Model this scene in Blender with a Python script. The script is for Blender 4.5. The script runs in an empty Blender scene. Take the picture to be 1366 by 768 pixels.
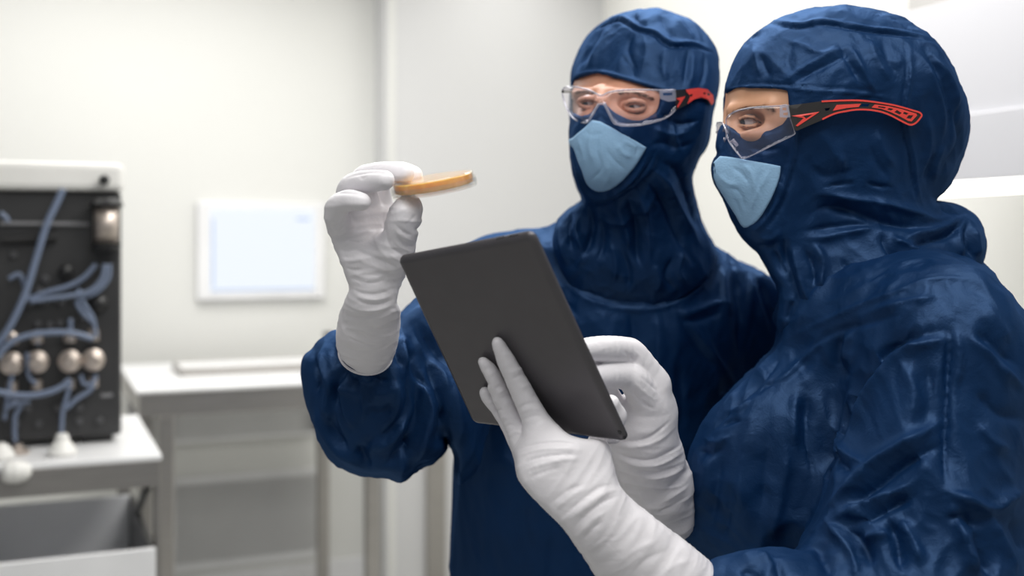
import bpy, bmesh, math, random
import numpy as np
from mathutils import Vector, Matrix
from mathutils.geometry import delaunay_2d_cdt

C = bpy.context.scene.collection
SC = bpy.context.scene
F, CX, HY, CZ = 1500.0, 683.0, 320.0, 1.42       # focal in px, principal column, horizon row, camera height

# ------------------------------------------------------------------ camera
cam_d = bpy.data.cameras.new('camera'); cam = bpy.data.objects.new('camera', cam_d); C.objects.link(cam)
cam.location = (0, 0, CZ); cam.rotation_euler = (math.pi/2, 0, 0)
cam_d.sensor_width = 36; cam_d.lens = 36*F/1366; cam_d.shift_y = -(384-HY)/1366
cam_d.clip_start = 0.05; cam_d.clip_end = 50
cam_d.dof.use_dof = True; cam_d.dof.focus_distance = 1.25; cam_d.dof.aperture_fstop = 2.7
SC.camera = cam

# ------------------------------------------------------------------ world, lamps, exposure
SC.view_settings.view_transform = 'Standard'; SC.view_settings.look = 'None'
SC.view_settings.gamma = 1.0; SC.view_settings.exposure = 0.0
SC.view_settings.use_curve_mapping = False
w = bpy.data.worlds.new('world'); SC.world = w; w.use_nodes = True
w.node_tree.nodes['Background'].inputs[0].default_value = (0.93, 0.96, 1.0, 1)
w.node_tree.nodes['Background'].inputs[1].default_value = 0.27
TH = math.radians(23.0)                            # the room is turned 23 degrees to the lens
CU, SU = math.cos(TH), math.sin(TH)
def W(u, v, z): return Vector((u*CU - v*SU, u*SU + v*CU, z))
def area(name, u, v, z, sx, sy, power, col=(1, 1, 1), tilt=(0, 0)):
    l = bpy.data.lights.new(name, 'AREA'); l.shape = 'RECTANGLE'; l.size = sx; l.size_y = sy
    l.energy = power; l.color = col
    o = bpy.data.objects.new(name, l); C.objects.link(o); o.location = W(u, v, z)
    o.rotation_euler = (tilt[0], tilt[1], TH); return o
area('ceiling_panel_light', 1.15, 1.95, 2.66, 1.2, 1.2, 42, (1.0, 0.985, 0.95))
area('ceiling_panel_light', 0.2, 3.6, 2.66, 1.6, 0.8, 28, (1.0, 0.985, 0.95))
area('ceiling_panel_light', 0.2, 0.3, 2.66, 1.8, 0.9, 31, (1.0, 0.99, 0.96))
area('ceiling_panel_light', 1.85, 3.5, 2.66, 0.5, 1.6, 9, (1.0, 0.985, 0.94))

# ------------------------------------------------------------------ helpers: placing
def P(px, py, D): return np.array([(px-CX)*D/F, D, CZ + (HY-py)*D/F])
def VD(px, v):                                    # distance of the room plane v at image column px
    a = (px-CX)/F; return v/(CU - SU*a)
def UV(px, v):
    D = VD(px, v); a = (px-CX)/F; return D*(CU*a + SU)
def ZV(px, py, v): return CZ + (HY-py)*VD(px, v)/F

# ------------------------------------------------------------------ helpers: materials
def nmat(name):
    m = bpy.data.materials.new(name); m.use_nodes = True
    nt = m.node_tree; return m, nt, nt.nodes['Principled BSDF']
def noise(nt, scale, detail=3, rough=0.5, vec=None, dist=0.0):
    n = nt.nodes.new('ShaderNodeTexNoise'); n.inputs['Scale'].default_value = scale
    n.inputs['Detail'].default_value = detail; n.inputs['Roughness'].default_value = rough
    n.inputs['Distortion'].default_value = dist
    if vec is not None: nt.links.new(vec, n.inputs['Vector'])
    return n
def objco(nt, sc=(1, 1, 1), rot=(0, 0, 0)):
    t = nt.nodes.new('ShaderNodeTexCoord'); m = nt.nodes.new('ShaderNodeMapping')
    m.inputs['Scale'].default_value = sc; m.inputs['Rotation'].default_value = rot
    nt.links.new(t.outputs['Object'], m.inputs['Vector']); return m.outputs['Vector']
def bump(nt, hsock, strength, dist, prev=None):
    b = nt.nodes.new('ShaderNodeBump'); b.inputs['Strength'].default_value = strength
    b.inputs['Distance'].default_value = dist; nt.links.new(hsock, b.inputs['Height'])
    if prev is not None: nt.links.new(prev, b.inputs['Normal'])
    return b.outputs['Normal']
def ramp(nt, sock, p0, c0, p1, c1):
    r = nt.nodes.new('ShaderNodeValToRGB'); e = r.color_ramp.elements
    e[0].position = p0; e[0].color = (*c0, 1); e[1].position = p1; e[1].color = (*c1, 1)
    nt.links.new(sock, r.inputs['Fac']); return r.outputs['Color']
def simple(name, col, rough=0.5, metal=0.0, var=0.04, scale=6, spec=0.5, bumps=0.0, coat=0.0):
    m, nt, b = nmat(name); v = objco(nt); n = noise(nt, scale, 3, 0.5, v)
    lo = tuple(max(0, c*(1-var)) for c in col); hi = tuple(min(1, c*(1+var)) for c in col)
    nt.links.new(ramp(nt, n.outputs['Fac'], 0.3, lo, 0.7, hi), b.inputs['Base Color'])
    b.inputs['Roughness'].default_value = rough; b.inputs['Metallic'].default_value = metal
    b.inputs['Specular IOR Level'].default_value = spec
    b.inputs['Coat Weight'].default_value = coat
    if bumps: nt.links.new(bump(nt, noise(nt, 400, 2, 0.5, v).outputs['Fac'], bumps, 0.001), b.inputs['Normal'])
    return m
def emit(name, col, s, base=(0.9, 0.9, 0.9)):
    m, nt, b = nmat(name); b.inputs['Base Color'].default_value = (*base, 1)
    b.inputs['Emission Color'].default_value = (*col, 1); b.inputs['Emission Strength'].default_value = s
    return m
def clear(name, tint=(0.97, 0.97, 0.98), gloss=1.0, rough=0.03, ior=1.45, solid=0.0, solidcol=(0.8, 0.8, 0.85)):
    m = bpy.data.materials.new(name); m.use_nodes = True; nt = m.node_tree; nt.nodes.clear()
    o = nt.nodes.new('ShaderNodeOutputMaterial'); t = nt.nodes.new('ShaderNodeBsdfTransparent')
    g = nt.nodes.new('ShaderNodeBsdfGlossy'); fr = nt.nodes.new('ShaderNodeFresnel'); mx = nt.nodes.new('ShaderNodeMixShader')
    t.inputs[0].default_value = (*tint, 1); g.inputs['Roughness'].default_value = rough
    g.inputs['Color'].default_value = (gloss, gloss, gloss, 1)
    nt.nodes.remove(fr); lw = nt.nodes.new('ShaderNodeLayerWeight'); lw.inputs['Blend'].default_value = 0.5
    pw = nt.nodes.new('ShaderNodeMath'); pw.operation = 'POWER'; pw.inputs[1].default_value = 3.5; nt.links.new(lw.outputs['Facing'], pw.inputs[0])
    ma = nt.nodes.new('ShaderNodeMath'); ma.operation = 'MULTIPLY_ADD'; ma.inputs[1].default_value = 0.55; ma.inputs[2].default_value = (ior-1)**2/(ior+1)**2
    nt.links.new(pw.outputs[0], ma.inputs[0]); nt.links.new(ma.outputs[0], mx.inputs[0]); nt.links.new(t.outputs[0], mx.inputs[1]); nt.links.new(g.outputs[0], mx.inputs[2])
    out = mx.outputs[0]
    if solid:
        d = nt.nodes.new('ShaderNodeBsdfPrincipled'); d.inputs['Base Color'].default_value = (*solidcol, 1)
        d.inputs['Roughness'].default_value = 0.1
        m2 = nt.nodes.new('ShaderNodeMixShader'); m2.inputs[0].default_value = solid
        nt.links.new(out, m2.inputs[1]); nt.links.new(d.outputs[0], m2.inputs[2]); out = m2.outputs[0]
    nt.links.new(out, o.inputs['Surface']); return m

def cloth_mat():
    m, nt, b = nmat('navy_cleanroom_fabric'); v = objco(nt)
    n = noise(nt, 9, 4, 0.55, v)
    nt.links.new(ramp(nt, n.outputs['Fac'], 0.3, (0.0012, 0.0138, 0.051), 0.7, (0.0018, 0.0195, 0.070)), b.inputs['Base Color'])
    nt.nodes.remove(b); col = nt.nodes['Color Ramp'].outputs['Color']
    b = nt.nodes.new('ShaderNodeBsdfDiffuse'); nt.links.new(col, b.inputs['Color']); b.inputs['Roughness'].default_value = 0.3
    g = nt.nodes.new('ShaderNodeBsdfGlossy'); g.inputs['Color'].default_value = (0.30, 0.52, 0.95, 1); g.inputs['Roughness'].default_value = 0.50
    lw = nt.nodes.new('ShaderNodeLayerWeight'); lw.inputs['Blend'].default_value = 0.5
    ma = nt.nodes.new('ShaderNodeMath'); ma.operation = 'MULTIPLY_ADD'; ma.inputs[1].default_value = 0.07; ma.inputs[2].default_value = 0.045
    nt.links.new(lw.outputs['Facing'], ma.inputs[0]); mx = nt.nodes.new('ShaderNodeMixShader'); nt.links.new(ma.outputs[0], mx.inputs[0])
    nt.links.new(b.outputs[0], mx.inputs[1]); nt.links.new(g.outputs[0], mx.inputs[2]); nt.links.new(mx.outputs[0], nt.nodes['Material Output'].inputs['Surface'])
    cr = noise(nt, 26, 4, 0.55, v, 1.2); mc = noise(nt, 75, 3, 0.6, v, 2.0)
    fine = noise(nt, 900, 2, 0.5, v)
    wn = noise(nt, 7, 3, 0.5, v); ad = nt.nodes.new('ShaderNodeVectorMath'); ad.operation = 'MULTIPLY_ADD'
    ad.inputs[1].default_value = (0.09, 0.09, 0.09); nt.links.new(wn.outputs['Color'], ad.inputs[0]); nt.links.new(v, ad.inputs[2])
    def vor(scale, sc):
        mp = nt.nodes.new('ShaderNodeMapping'); mp.inputs['Scale'].default_value = sc; nt.links.new(ad.outputs[0], mp.inputs['Vector'])
        vo = nt.nodes.new('ShaderNodeTexVoronoi'); vo.feature = 'SMOOTH_F1'; vo.inputs['Scale'].default_value = scale; vo.inputs['Smoothness'].default_value = 0.35
        nt.links.new(mp.outputs[0], vo.inputs['Vector']); return vo.outputs['Distance']
    n1 = bump(nt, vor(11, (1, 1, 0.55)), 0.75, 0.016)
    n1 = bump(nt, vor(27, (1, 0.9, 0.7)), 0.55, 0.006, n1)
    n1 = bump(nt, cr.outputs['Fac'], 0.35, 0.004, n1)
    n1 = bump(nt, mc.outputs['Fac'], 0.22, 0.0018, n1)
    nt.links.new(bump(nt, fine.outputs['Fac'], 0.25, 0.0007, n1), b.inputs['Normal']); nt.links.new(b.inputs['Normal'].links[0].from_socket, g.inputs['Normal'])
    return m
def glove_mat():
    m, nt, b = nmat('white_nitrile_glove'); v = objco(nt)
    b.inputs['Base Color'].default_value = (0.81, 0.785, 0.815, 1); b.inputs['Roughness'].default_value = 0.42
    b.inputs['Specular IOR Level'].default_value = 0.4
    b.inputs['Subsurface Weight'].default_value = 0.0
    n1 = bump(nt, noise(nt, 60, 3, 0.5, v, 0.8).outputs['Fac'], 0.25, 0.003)
    nt.links.new(bump(nt, noise(nt, 1500, 1, 0.5, v).outputs['Fac'], 0.08, 0.0004, n1), b.inputs['Normal'])
    return m
def skin_mat(name, lo, hi):
    m, nt, b = nmat(name); v = objco(nt)
    nt.links.new(ramp(nt, noise(nt, 30, 4, 0.6, v).outputs['Fac'], 0.3, lo, 0.7, hi), b.inputs['Base Color'])
    b.inputs['Roughness'].default_value = 0.48; b.inputs['Subsurface Weight'].default_value = 0.15
    b.inputs['Subsurface Radius'].default_value = (0.012, 0.005, 0.003); b.inputs['Subsurface Scale'].default_value = 0.5
    nt.links.new(bump(nt, noise(nt, 700, 3, 0.6, v).outputs['Fac'], 0.2, 0.0006), b.inputs['Normal'])
    return m
def steel_mat(name='brushed_steel', col=(0.44, 0.42, 0.40), rough=0.34):
    m, nt, b = nmat(name); v = objco(nt, (2, 2, 90)); n = noise(nt, 6, 2, 0.5, v)
    nt.links.new(ramp(nt, n.outputs['Fac'], 0.3, tuple(c*0.9 for c in col), 0.7, tuple(min(1, c*1.08) for c in col)), b.inputs['Base Color'])
    b.inputs['Metallic'].default_value = 0.85; b.inputs['Roughness'].default_value = rough
    return m
M = {}
M['cloth'] = cloth_mat(); M['glove'] = glove_mat()
M['mask'] = simple('light_blue_mask_fabric', (0.25, 0.42, 0.61), 0.75, 0, 0.06, 25, 0.3, 0.5)
M['skin_m'] = skin_mat('tan_skin', (0.50, 0.235, 0.15), (0.60, 0.30, 0.20))
M['skin_w'] = skin_mat('light_skin', (0.56, 0.29, 0.17), (0.64, 0.35, 0.215))
M['hair'] = simple('brown_brow_hair', (0.11, 0.05, 0.03), 0.7)
M['hairw'] = simple('light_brow_hair', (0.16, 0.075, 0.04), 0.7)
M['white_eye'] = simple('eye_white', (0.65, 0.6, 0.58), 0.15)
M['iris'] = simple('dark_iris', (0.03, 0.035, 0.05), 0.08)
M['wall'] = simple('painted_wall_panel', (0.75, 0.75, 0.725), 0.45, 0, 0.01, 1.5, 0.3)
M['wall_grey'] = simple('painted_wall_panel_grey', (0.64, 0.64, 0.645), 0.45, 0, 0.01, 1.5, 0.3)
M['wall_r'] = simple('painted_side_wall', (0.84, 0.835, 0.80), 0.45, 0, 0.01, 1.5, 0.3)
M['floor'] = simple('grey_vinyl_floor', (0.42, 0.42, 0.40), 0.35, 0, 0.06, 12)
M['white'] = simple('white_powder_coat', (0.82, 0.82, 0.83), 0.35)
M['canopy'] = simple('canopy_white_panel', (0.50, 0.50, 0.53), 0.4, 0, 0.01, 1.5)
M['soffit'] = simple('grey_soffit', (0.42, 0.41, 0.40), 0.6, 0, 0.01, 1.5)
M['port'] = simple('dark_port_plastic', (0.07, 0.07, 0.075), 0.4)
M['rail'] = simple('grey_rail', (0.22, 0.22, 0.23), 0.4)
M['whiteplastic'] = simple('white_plastic', (0.80, 0.79, 0.76), 0.4)
M['black'] = simple('black_unit_panel', (0.028, 0.028, 0.029), 0.45, 0, 0.15, 8)
M['blackgloss'] = simple('black_rubber', (0.012, 0.012, 0.013), 0.35)
M['steel'] = steel_mat(); M['steel_d'] = steel_mat('steel_apron', (0.36, 0.345, 0.33), 0.4)
M['grey'] = simple('grey_bin_plastic', (0.80, 0.81, 0.84), 0.5)
M['grille'] = simple('return_grille_grey', (0.66, 0.66, 0.66), 0.5)
M['nickel'] = steel_mat('nickel_fitting', (0.55, 0.48, 0.43), 0.42)
M['tube'] = simple('blue_tubing', (0.16, 0.20, 0.29), 0.35)
M['screen'] = emit('lit_screen', (0.86, 0.92, 1.0), 0.95, (0.05, 0.05, 0.05))
M['screenbar'] = emit('lit_screen_bar', (0.55, 0.68, 0.95), 0.85, (0.05, 0.05, 0.05))
M['led'] = emit('led_strip', (1.0, 0.97, 0.88), 2.2)
M['led_panel'] = emit('ceiling_diffuser', (1.0, 0.98, 0.95), 2.5)
M['tablet'] = simple('dark_grey_anodised_back', (0.108, 0.102, 0.110), 0.38, 0.6, 0.03, 40, 0.5, 0.1)
M['tabletrim'] = simple('polished_tablet_edge', (0.16, 0.155, 0.165), 0.25, 0.8)
M['glass_black'] = simple('black_glass', (0.01, 0.01, 0.012), 0.06)
M['tabscreen'] = emit('tablet_display', (0.75, 0.82, 1.0), 0.8, (0.02, 0.02, 0.02))
M['lens'] = clear('clear_polycarbonate', (0.94, 0.93, 0.96), 1.0, 0.02, 1.6)
M['lensrim'] = clear('clear_polycarbonate_edge', (0.80, 0.80, 0.85), 1.0, 0.08, 1.8, 0.28, (0.75, 0.75, 0.85))
M['dish'] = clear('clear_polystyrene', (0.985, 0.98, 0.97), 1.0, 0.03, 1.5, 0.035, (0.92, 0.92, 0.9))
M['blackarm'] = simple('black_temple_plastic', (0.020, 0.018, 0.018), 0.4)
M['redarm'] = simple('red_temple_rubber', (0.76, 0.06, 0.045), 0.45)
def agar():
    m, nt, b = nmat('amber_agar'); b.inputs['Base Color'].default_value = (0.80, 0.42, 0.11, 1)
    b.inputs['Roughness'].default_value = 0.12; b.inputs['Transmission Weight'].default_value = 0.15
    b.inputs['Subsurface Weight'].default_value = 0.6; b.inputs['Subsurface Radius'].default_value = (0.03, 0.015, 0.004)
    b.inputs['Subsurface Scale'].default_value = 0.6
    v = objco(nt); nt.links.new(ramp(nt, noise(nt, 90, 3, 0.5, v).outputs['Fac'], 0.3, (0.86, 0.42, 0.07), 0.7, (0.95, 0.56, 0.15)), b.inputs['Base Color'])
    return m
M['agar'] = agar()

# ------------------------------------------------------------------ helpers: objects
def tag(o, label=None, cat=None, group=None, kind=None):
    if label: o['label'] = label
    if cat: o['category'] = cat
    if group: o['group'] = group
    if kind: o['kind'] = kind
    return o
def empty(name, loc, label=None, cat=None, group=None):
    o = bpy.data.objects.new(name, None); C.objects.link(o); o.location = Vector(tuple(loc)); o.empty_display_size = 0.05
    return tag(o, label, cat, group)
def fix_parent(o, parent):
    if parent is not None:
        o.parent = parent
        q = parent; t = Vector((0, 0, 0))
        while q is not None: t += q.location; q = q.parent
        o.location = -t                      # parents carry no rotation: mesh data are in world metres
def mesh_np(name, V, Q, mat, parent=None, smooth=True, mats=None, mi=None):
    me = bpy.data.meshes.new(name); Q = np.asarray(Q, np.int32); V = np.asarray(V, np.float32)
    me.vertices.add(len(V)); me.vertices.foreach_set('co', V.ravel())
    n = Q.shape[1]; me.loops.add(Q.size); me.loops.foreach_set('vertex_index', Q.ravel())
    me.polygons.add(len(Q)); me.polygons.foreach_set('loop_start', np.arange(0, Q.size, n, dtype=np.int32))
    me.polygons.foreach_set('loop_total', np.full(len(Q), n, np.int32))
    me.polygons.foreach_set('use_smooth', np.full(len(Q), smooth))
    me.materials.append(mat)
    for m in (mats or []): me.materials.append(m)
    if mi is not None: me.polygons.foreach_set('material_index', np.asarray(mi, np.int32))
    me.update(calc_edges=True); me.validate()
    o = bpy.data.objects.new(name, me); C.objects.link(o); fix_parent(o, parent); return o
def bm_obj(name, bm, mat, parent=None, smooth=False, bev=0.0, seg=2, mats=None):
    me = bpy.data.meshes.new(name); bmesh.ops.recalc_face_normals(bm, faces=bm.faces)
    for f in bm.faces: f.smooth = smooth
    bm.to_mesh(me); bm.free(); me.materials.append(mat)
    for m in (mats or []): me.materials.append(m)
    o = bpy.data.objects.new(name, me); C.objects.link(o); fix_parent(o, parent)
    if bev:
        md = o.modifiers.new('bevel', 'BEVEL'); md.width = bev; md.segments = seg; md.limit_method = 'ANGLE'
    return o
def hexa(bm, pts):                      # eight corners: 0-3 bottom ring, 4-7 top ring
    v = [bm.verts.new(tuple(p)) for p in pts]
    for f in ((0, 3, 2, 1), (4, 5, 6, 7), (0, 1, 5, 4), (1, 2, 6, 5), (2, 3, 7, 6), (3, 0, 4, 7)):
        bm.faces.new([v[i] for i in f])
def rbox(bm, u0, u1, v0, v1, z0, z1):   # box aligned with the room
    hexa(bm, [W(u0, v0, z0), W(u1, v0, z0), W(u1, v1, z0), W(u0, v1, z0), W(u0, v0, z1), W(u1, v0, z1), W(u1, v1, z1), W(u0, v1, z1)])
def rb(name, box, mat, parent=None, bev=0.0, kind=None, boxes=None):
    bm = bmesh.new()
    for b in (boxes or [box]): rbox(bm, *b)
    o = bm_obj(name, bm, mat, parent, bev=bev)
    if kind: o['kind'] = kind
    return o
def tube(bm, pts, r, seg=10, cap=True):
    pts = [Vector(tuple(p)) for p in pts]; n = len(pts)
    rs = r if isinstance(r, (list, tuple)) else [r]*n
    rings = []; prev = None
    for i, p in enumerate(pts):
        t = (pts[min(i+1, n-1)] - pts[max(i-1, 0)]).normalized()
        a = prev if prev is not None else (Vector((0, 0, 1)) if abs(t.z) < 0.9 else Vector((1, 0, 0)))
        x = (a - t*a.dot(t)).normalized(); y = t.cross(x); prev = x
        rings.append([bm.verts.new(p + (x*math.cos(k*2*math.pi/seg) + y*math.sin(k*2*math.pi/seg))*rs[i]) for k in range(seg)])
    for i in range(n-1):
        for k in range(seg): bm.faces.new((rings[i][k], rings[i][(k+1) % seg], rings[i+1][(k+1) % seg], rings[i+1][k]))
    if cap: bm.faces.new(rings[0][::-1]); bm.faces.new(rings[-1])
def crom(pts, n=6, closed=False):
    pts = [np.asarray(p, float) for p in pts]; N = len(pts); out = []
    rng = range(N) if closed else range(N-1)
    for i in rng:
        if closed: a, b, c, d = pts[(i-1) % N], pts[i], pts[(i+1) % N], pts[(i+2) % N]
        else: a, b, c, d = pts[max(i-1, 0)], pts[i], pts[i+1], pts[min(i+2, N-1)]
        for k in range(n):
            t = k/n
            out.append(0.5*((2*b) + (c-a)*t + (2*a-5*b+4*c-d)*t*t + (3*b-a-3*c+d)*t**3))
    if not closed: out.append(pts[-1])
    return np.array(out)
def lathe(bm, prof, cen, axis=(0, 0, 1), seg=24):    # prof: (radius, height along axis)
    ax = Vector(tuple(axis)).normalized(); a = Vector((0, 0, 1)) if abs(ax.z) < 0.9 else Vector((1, 0, 0))
    x = (a - ax*a.dot(ax)).normalized(); y = ax.cross(x); c = Vector(tuple(cen)); rings = []
    for r, h in prof:
        if r < 1e-6: rings.append([bm.verts.new(c + ax*h)])
        else: rings.append([bm.verts.new(c + ax*h + (x*math.cos(k*2*math.pi/seg) + y*math.sin(k*2*math.pi/seg))*r) for k in range(seg)])
    for A, B in zip(rings, rings[1:]):
        for k in range(seg):
            l = (k+1) % seg
            if len(A) == 1 and len(B) == 1: continue
            if len(A) == 1: bm.faces.new((A[0], B[k], B[l]))
            elif len(B) == 1: bm.faces.new((A[k], A[l], B[0]))
            else: bm.faces.new((A[k], A[l], B[l], B[k]))

# ------------------------------------------------------------------ helpers: solid modelling with distance fields
def smin(a, b, k): h = np.maximum(k-np.abs(a-b), 0)/k; return np.minimum(a, b) - h*h*k*0.25
def smax(a, b, k): h = np.maximum(k-np.abs(a-b), 0)/k; return np.maximum(a, b) + h*h*k*0.25
def rc(a, b, ra, rb):                   # capsule with a radius at each end
    a = np.asarray(a, np.float32); b = np.asarray(b, np.float32); ba = b-a; l2 = float(ba@ba)+1e-12
    def f(p):
        h = np.clip(((p-a)@ba)/l2, 0, 1)
        return np.linalg.norm(p-a-h[:, None]*ba, axis=1) - (ra+(rb-ra)*h)
    return f
def ell(c, r, rot=None):
    c = np.asarray(c, np.float32); r = np.asarray(r, np.float32)
    def f(p):
        q = p-c
        if rot is not None: q = q@rot
        k0 = np.linalg.norm(q/r, axis=1); k1 = np.linalg.norm(q/(r*r), axis=1)+1e-9
        return k0*(k0-1)/k1
    return f
def rotz(a): c, s = math.cos(a), math.sin(a); return np.array([[c, -s, 0], [s, c, 0], [0, 0, 1]], np.float32)
def pchain(pts):                        # [(px, py, D, r_px)...] -> list of capsules
    out = []
    for a, b in zip(pts, pts[1:]): out.append(rc(P(*a[:3]), P(*b[:3]), a[3]*a[2]/F, b[3]*b[2]/F))
    return out
def union(fs, k):
    def f(p):
        d = fs[0](p)
        for g in fs[1:]: d = smin(d, g(p), k)
        return d
    return f
def project(p): y = np.maximum(p[:, 1], 0.05); return CX + F*p[:, 0]/y, HY - F*(p[:, 2]-CZ)/y
def poly_sd(poly):                      # signed distance (px) to a closed outline
    poly = np.asarray(poly, np.float32); A = poly; B = np.roll(poly, -1, 0)
    def f(x, y):
        d = np.full(x.shape, 1e9, np.float32); ins = np.zeros(x.shape, bool)
        for (ax, ay), (bx, by) in zip(A, B):
            ex, ey = bx-ax, by-ay; wx, wy = x-ax, y-ay
            t = np.clip((wx*ex+wy*ey)/(ex*ex+ey*ey+1e-9), 0, 1)
            d = np.minimum(d, (wx-ex*t)**2+(wy-ey*t)**2)
            if abs(ey) > 1e-9:
                c = ((ay > y) != (by > y)) & (x < ex*(y-ay)/ey+ax); ins ^= c
        d = np.sqrt(d); return np.where(ins, -d, d)
    return f
def sil(poly, smooth=0):
    if smooth: poly = crom(poly, smooth, True)
    s = poly_sd(poly)
    def f(p):
        x, y = project(p); return s(x, y)*p[:, 1]/F
    return f
def evalc(fn, p, n=400000):
    return np.concatenate([fn(p[i:i+n]) for i in range(0, len(p), n)]) if len(p) else np.zeros(0, np.float32)
def mesh_field(fn, X, Y, Z, newton=2):
    X, Y, Z = [np.asarray(a, np.float32) for a in (X, Y, Z)]
    nx, ny, nz = len(X), len(Y), len(Z); s = 4
    ix, iy, iz = [np.unique(np.r_[np.arange(0, n, s), n-1]) for n in (nx, ny, nz)]
    G = np.stack(np.meshgrid(X[ix], Y[iy], Z[iz], indexing='ij'), -1).reshape(-1, 3)
    g = evalc(fn, G).reshape(len(ix), len(iy), len(iz))
    near = [np.clip(np.round(np.arange(n)/s).astype(int), 0, len(i)-1) for n, i in ((nx, ix), (ny, iy), (nz, iz))]
    st = [np.gradient(a)[near_i*0+np.minimum(np.arange(len(a)), len(a)-1)] if len(a) > 1 else a*0 for a, near_i in ((X, near[0]), (Y, near[1]), (Z, near[2]))]
    D = g[np.ix_(*near)].astype(np.float32)
    rad = (np.sqrt(st[0][:, None, None]**2 + st[1][None, :, None]**2 + st[2][None, None, :]**2)*s*0.75 + 0.004)*1.15
    mask = np.abs(D) < rad
    I = np.argwhere(mask)
    pts = np.stack([X[I[:, 0]], Y[I[:, 1]], Z[I[:, 2]]], 1)
    D[mask] = evalc(fn, pts)
    sg = D < 0
    c = [(i, j, k) for i in (0, 1) for j in (0, 1) for k in (0, 1)]
    cnt = sum(sg[i:nx-1+i, j:ny-1+j, k:nz-1+k].astype(np.int8) for i, j, k in c)
    act = (cnt > 0) & (cnt < 8); cells = np.argwhere(act); idx = -np.ones(act.shape, np.int32); idx[act] = np.arange(len(cells))
    acc = np.zeros((len(cells), 3), np.float64); num = np.zeros(len(cells))
    co = (X, Y, Z)
    for a in range(3):
        for o1 in (0, 1):
            for o2 in (0, 1):
                off = [0, 0, 0]; b = [i for i in range(3) if i != a]; off[b[0]] = o1; off[b[1]] = o2
                p0 = cells+off; p1 = p0.copy(); p1[:, a] += 1
                d0 = D[p0[:, 0], p0[:, 1], p0[:, 2]]; d1 = D[p1[:, 0], p1[:, 1], p1[:, 2]]
                m = (d0 < 0) != (d1 < 0); t = np.where(m, d0/(d0-d1+1e-20), 0)
                q = np.stack([co[i][p0[:, i]] for i in range(3)], 1).astype(np.float64)
                q[:, a] += t*(co[a][p1[:, a]]-co[a][p0[:, a]])
                acc[m] += q[m]; num[m] += 1
    V = acc/np.maximum(num, 1)[:, None]
    Q = []
    for a in range(3):
        b, c2 = [(1, 2), (2, 0), (0, 1)][a]
        sl0 = [slice(1, n-1) for n in (nx, ny, nz)]; sl0[a] = slice(0, (nx, ny, nz)[a]-1)
        sl1 = list(sl0); sl1[a] = slice(1, (nx, ny, nz)[a])
        s0 = sg[tuple(sl0)]; s1 = sg[tuple(sl1)]
        E = np.argwhere(s0 != s1); base = np.array([1, 1, 1]); base[a] = 0; flip = s0[tuple(E.T)]; E = E+base
        def cell(db, dc):
            e = E.copy(); e[:, b] += db; e[:, c2] += dc; return idx[e[:, 0], e[:, 1], e[:, 2]]
        q = np.stack([cell(-1, -1), cell(0, -1), cell(0, 0), cell(-1, 0)], 1)
        q[~flip] = q[~flip][:, ::-1]; Q.append(q)
    Q = np.concatenate(Q); Q = Q[(Q >= 0).all(1)]
    for _ in range(newton):
        e = 0.0008; f0 = evalc(fn, V.astype(np.float32)); gr = np.zeros_like(V)
        for i in range(3):
            d = np.zeros(3); d[i] = e; gr[:, i] = (evalc(fn, (V+d).astype(np.float32))-f0)/e
        l2 = (gr**2).sum(1); step = np.clip(f0/np.maximum(l2, 0.25), -0.003, 0.003)
        V = V - gr*step[:, None]*0.9
    return V, Q
def axes(lo, hi, h): return [np.arange(lo[i], hi[i]+h, h) for i in range(3)]
def vnormals(V, Q):
    a, b, c, d = [V[Q[:, i]] for i in range(4)]; n = np.cross(c-a, d-b); N = np.zeros_like(V)
    for i in range(4):
        for k in range(3): N[:, k] += np.bincount(Q[:, i], n[:, k], len(V))
    return N/np.maximum(np.linalg.norm(N, axis=1), 1e-12)[:, None]
def relax(V, Q, it=1, lam=0.5):
    for _ in range(it):
        S = np.zeros_like(V); cnt = np.zeros(len(V))
        for i in range(4):
            j = (i+1) % 4
            for k in range(3):
                S[:, k] += np.bincount(Q[:, i], V[Q[:, j], k], len(V)) + np.bincount(Q[:, j], V[Q[:, i], k], len(V))
            cnt += np.bincount(Q[:, i], minlength=len(V)) + np.bincount(Q[:, j], minlength=len(V))
        V = V + lam*(S/np.maximum(cnt, 1)[:, None]-V)
    return V
_rs = np.random.RandomState(7); _perm = _rs.permutation(512).astype(np.int64); _grad = _rs.randn(512, 3).astype(np.float32)
_grad /= np.linalg.norm(_grad, axis=1)[:, None]
def perlin(p):
    i = np.floor(p).astype(np.int64); f = (p-i).astype(np.float32); u = f*f*f*(f*(f*6-15)+10); r = 0
    for dx in (0, 1):
        for dy in (0, 1):
            for dz in (0, 1):
                h = _perm[(_perm[(_perm[(i[:, 0]+dx) & 511]+i[:, 1]+dy) & 511]+i[:, 2]+dz) & 511]
                g = _grad[h]; dot = g[:, 0]*(f[:, 0]-dx)+g[:, 1]*(f[:, 1]-dy)+g[:, 2]*(f[:, 2]-dz)
                r = r + dot*(u[:, 0] if dx else 1-u[:, 0])*(u[:, 1] if dy else 1-u[:, 1])*(u[:, 2] if dz else 1-u[:, 2])
    return r
def ridged(p, pw=1.5): return (1-np.minimum(np.abs(perlin(p))*2.4, 1))**pw
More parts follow.
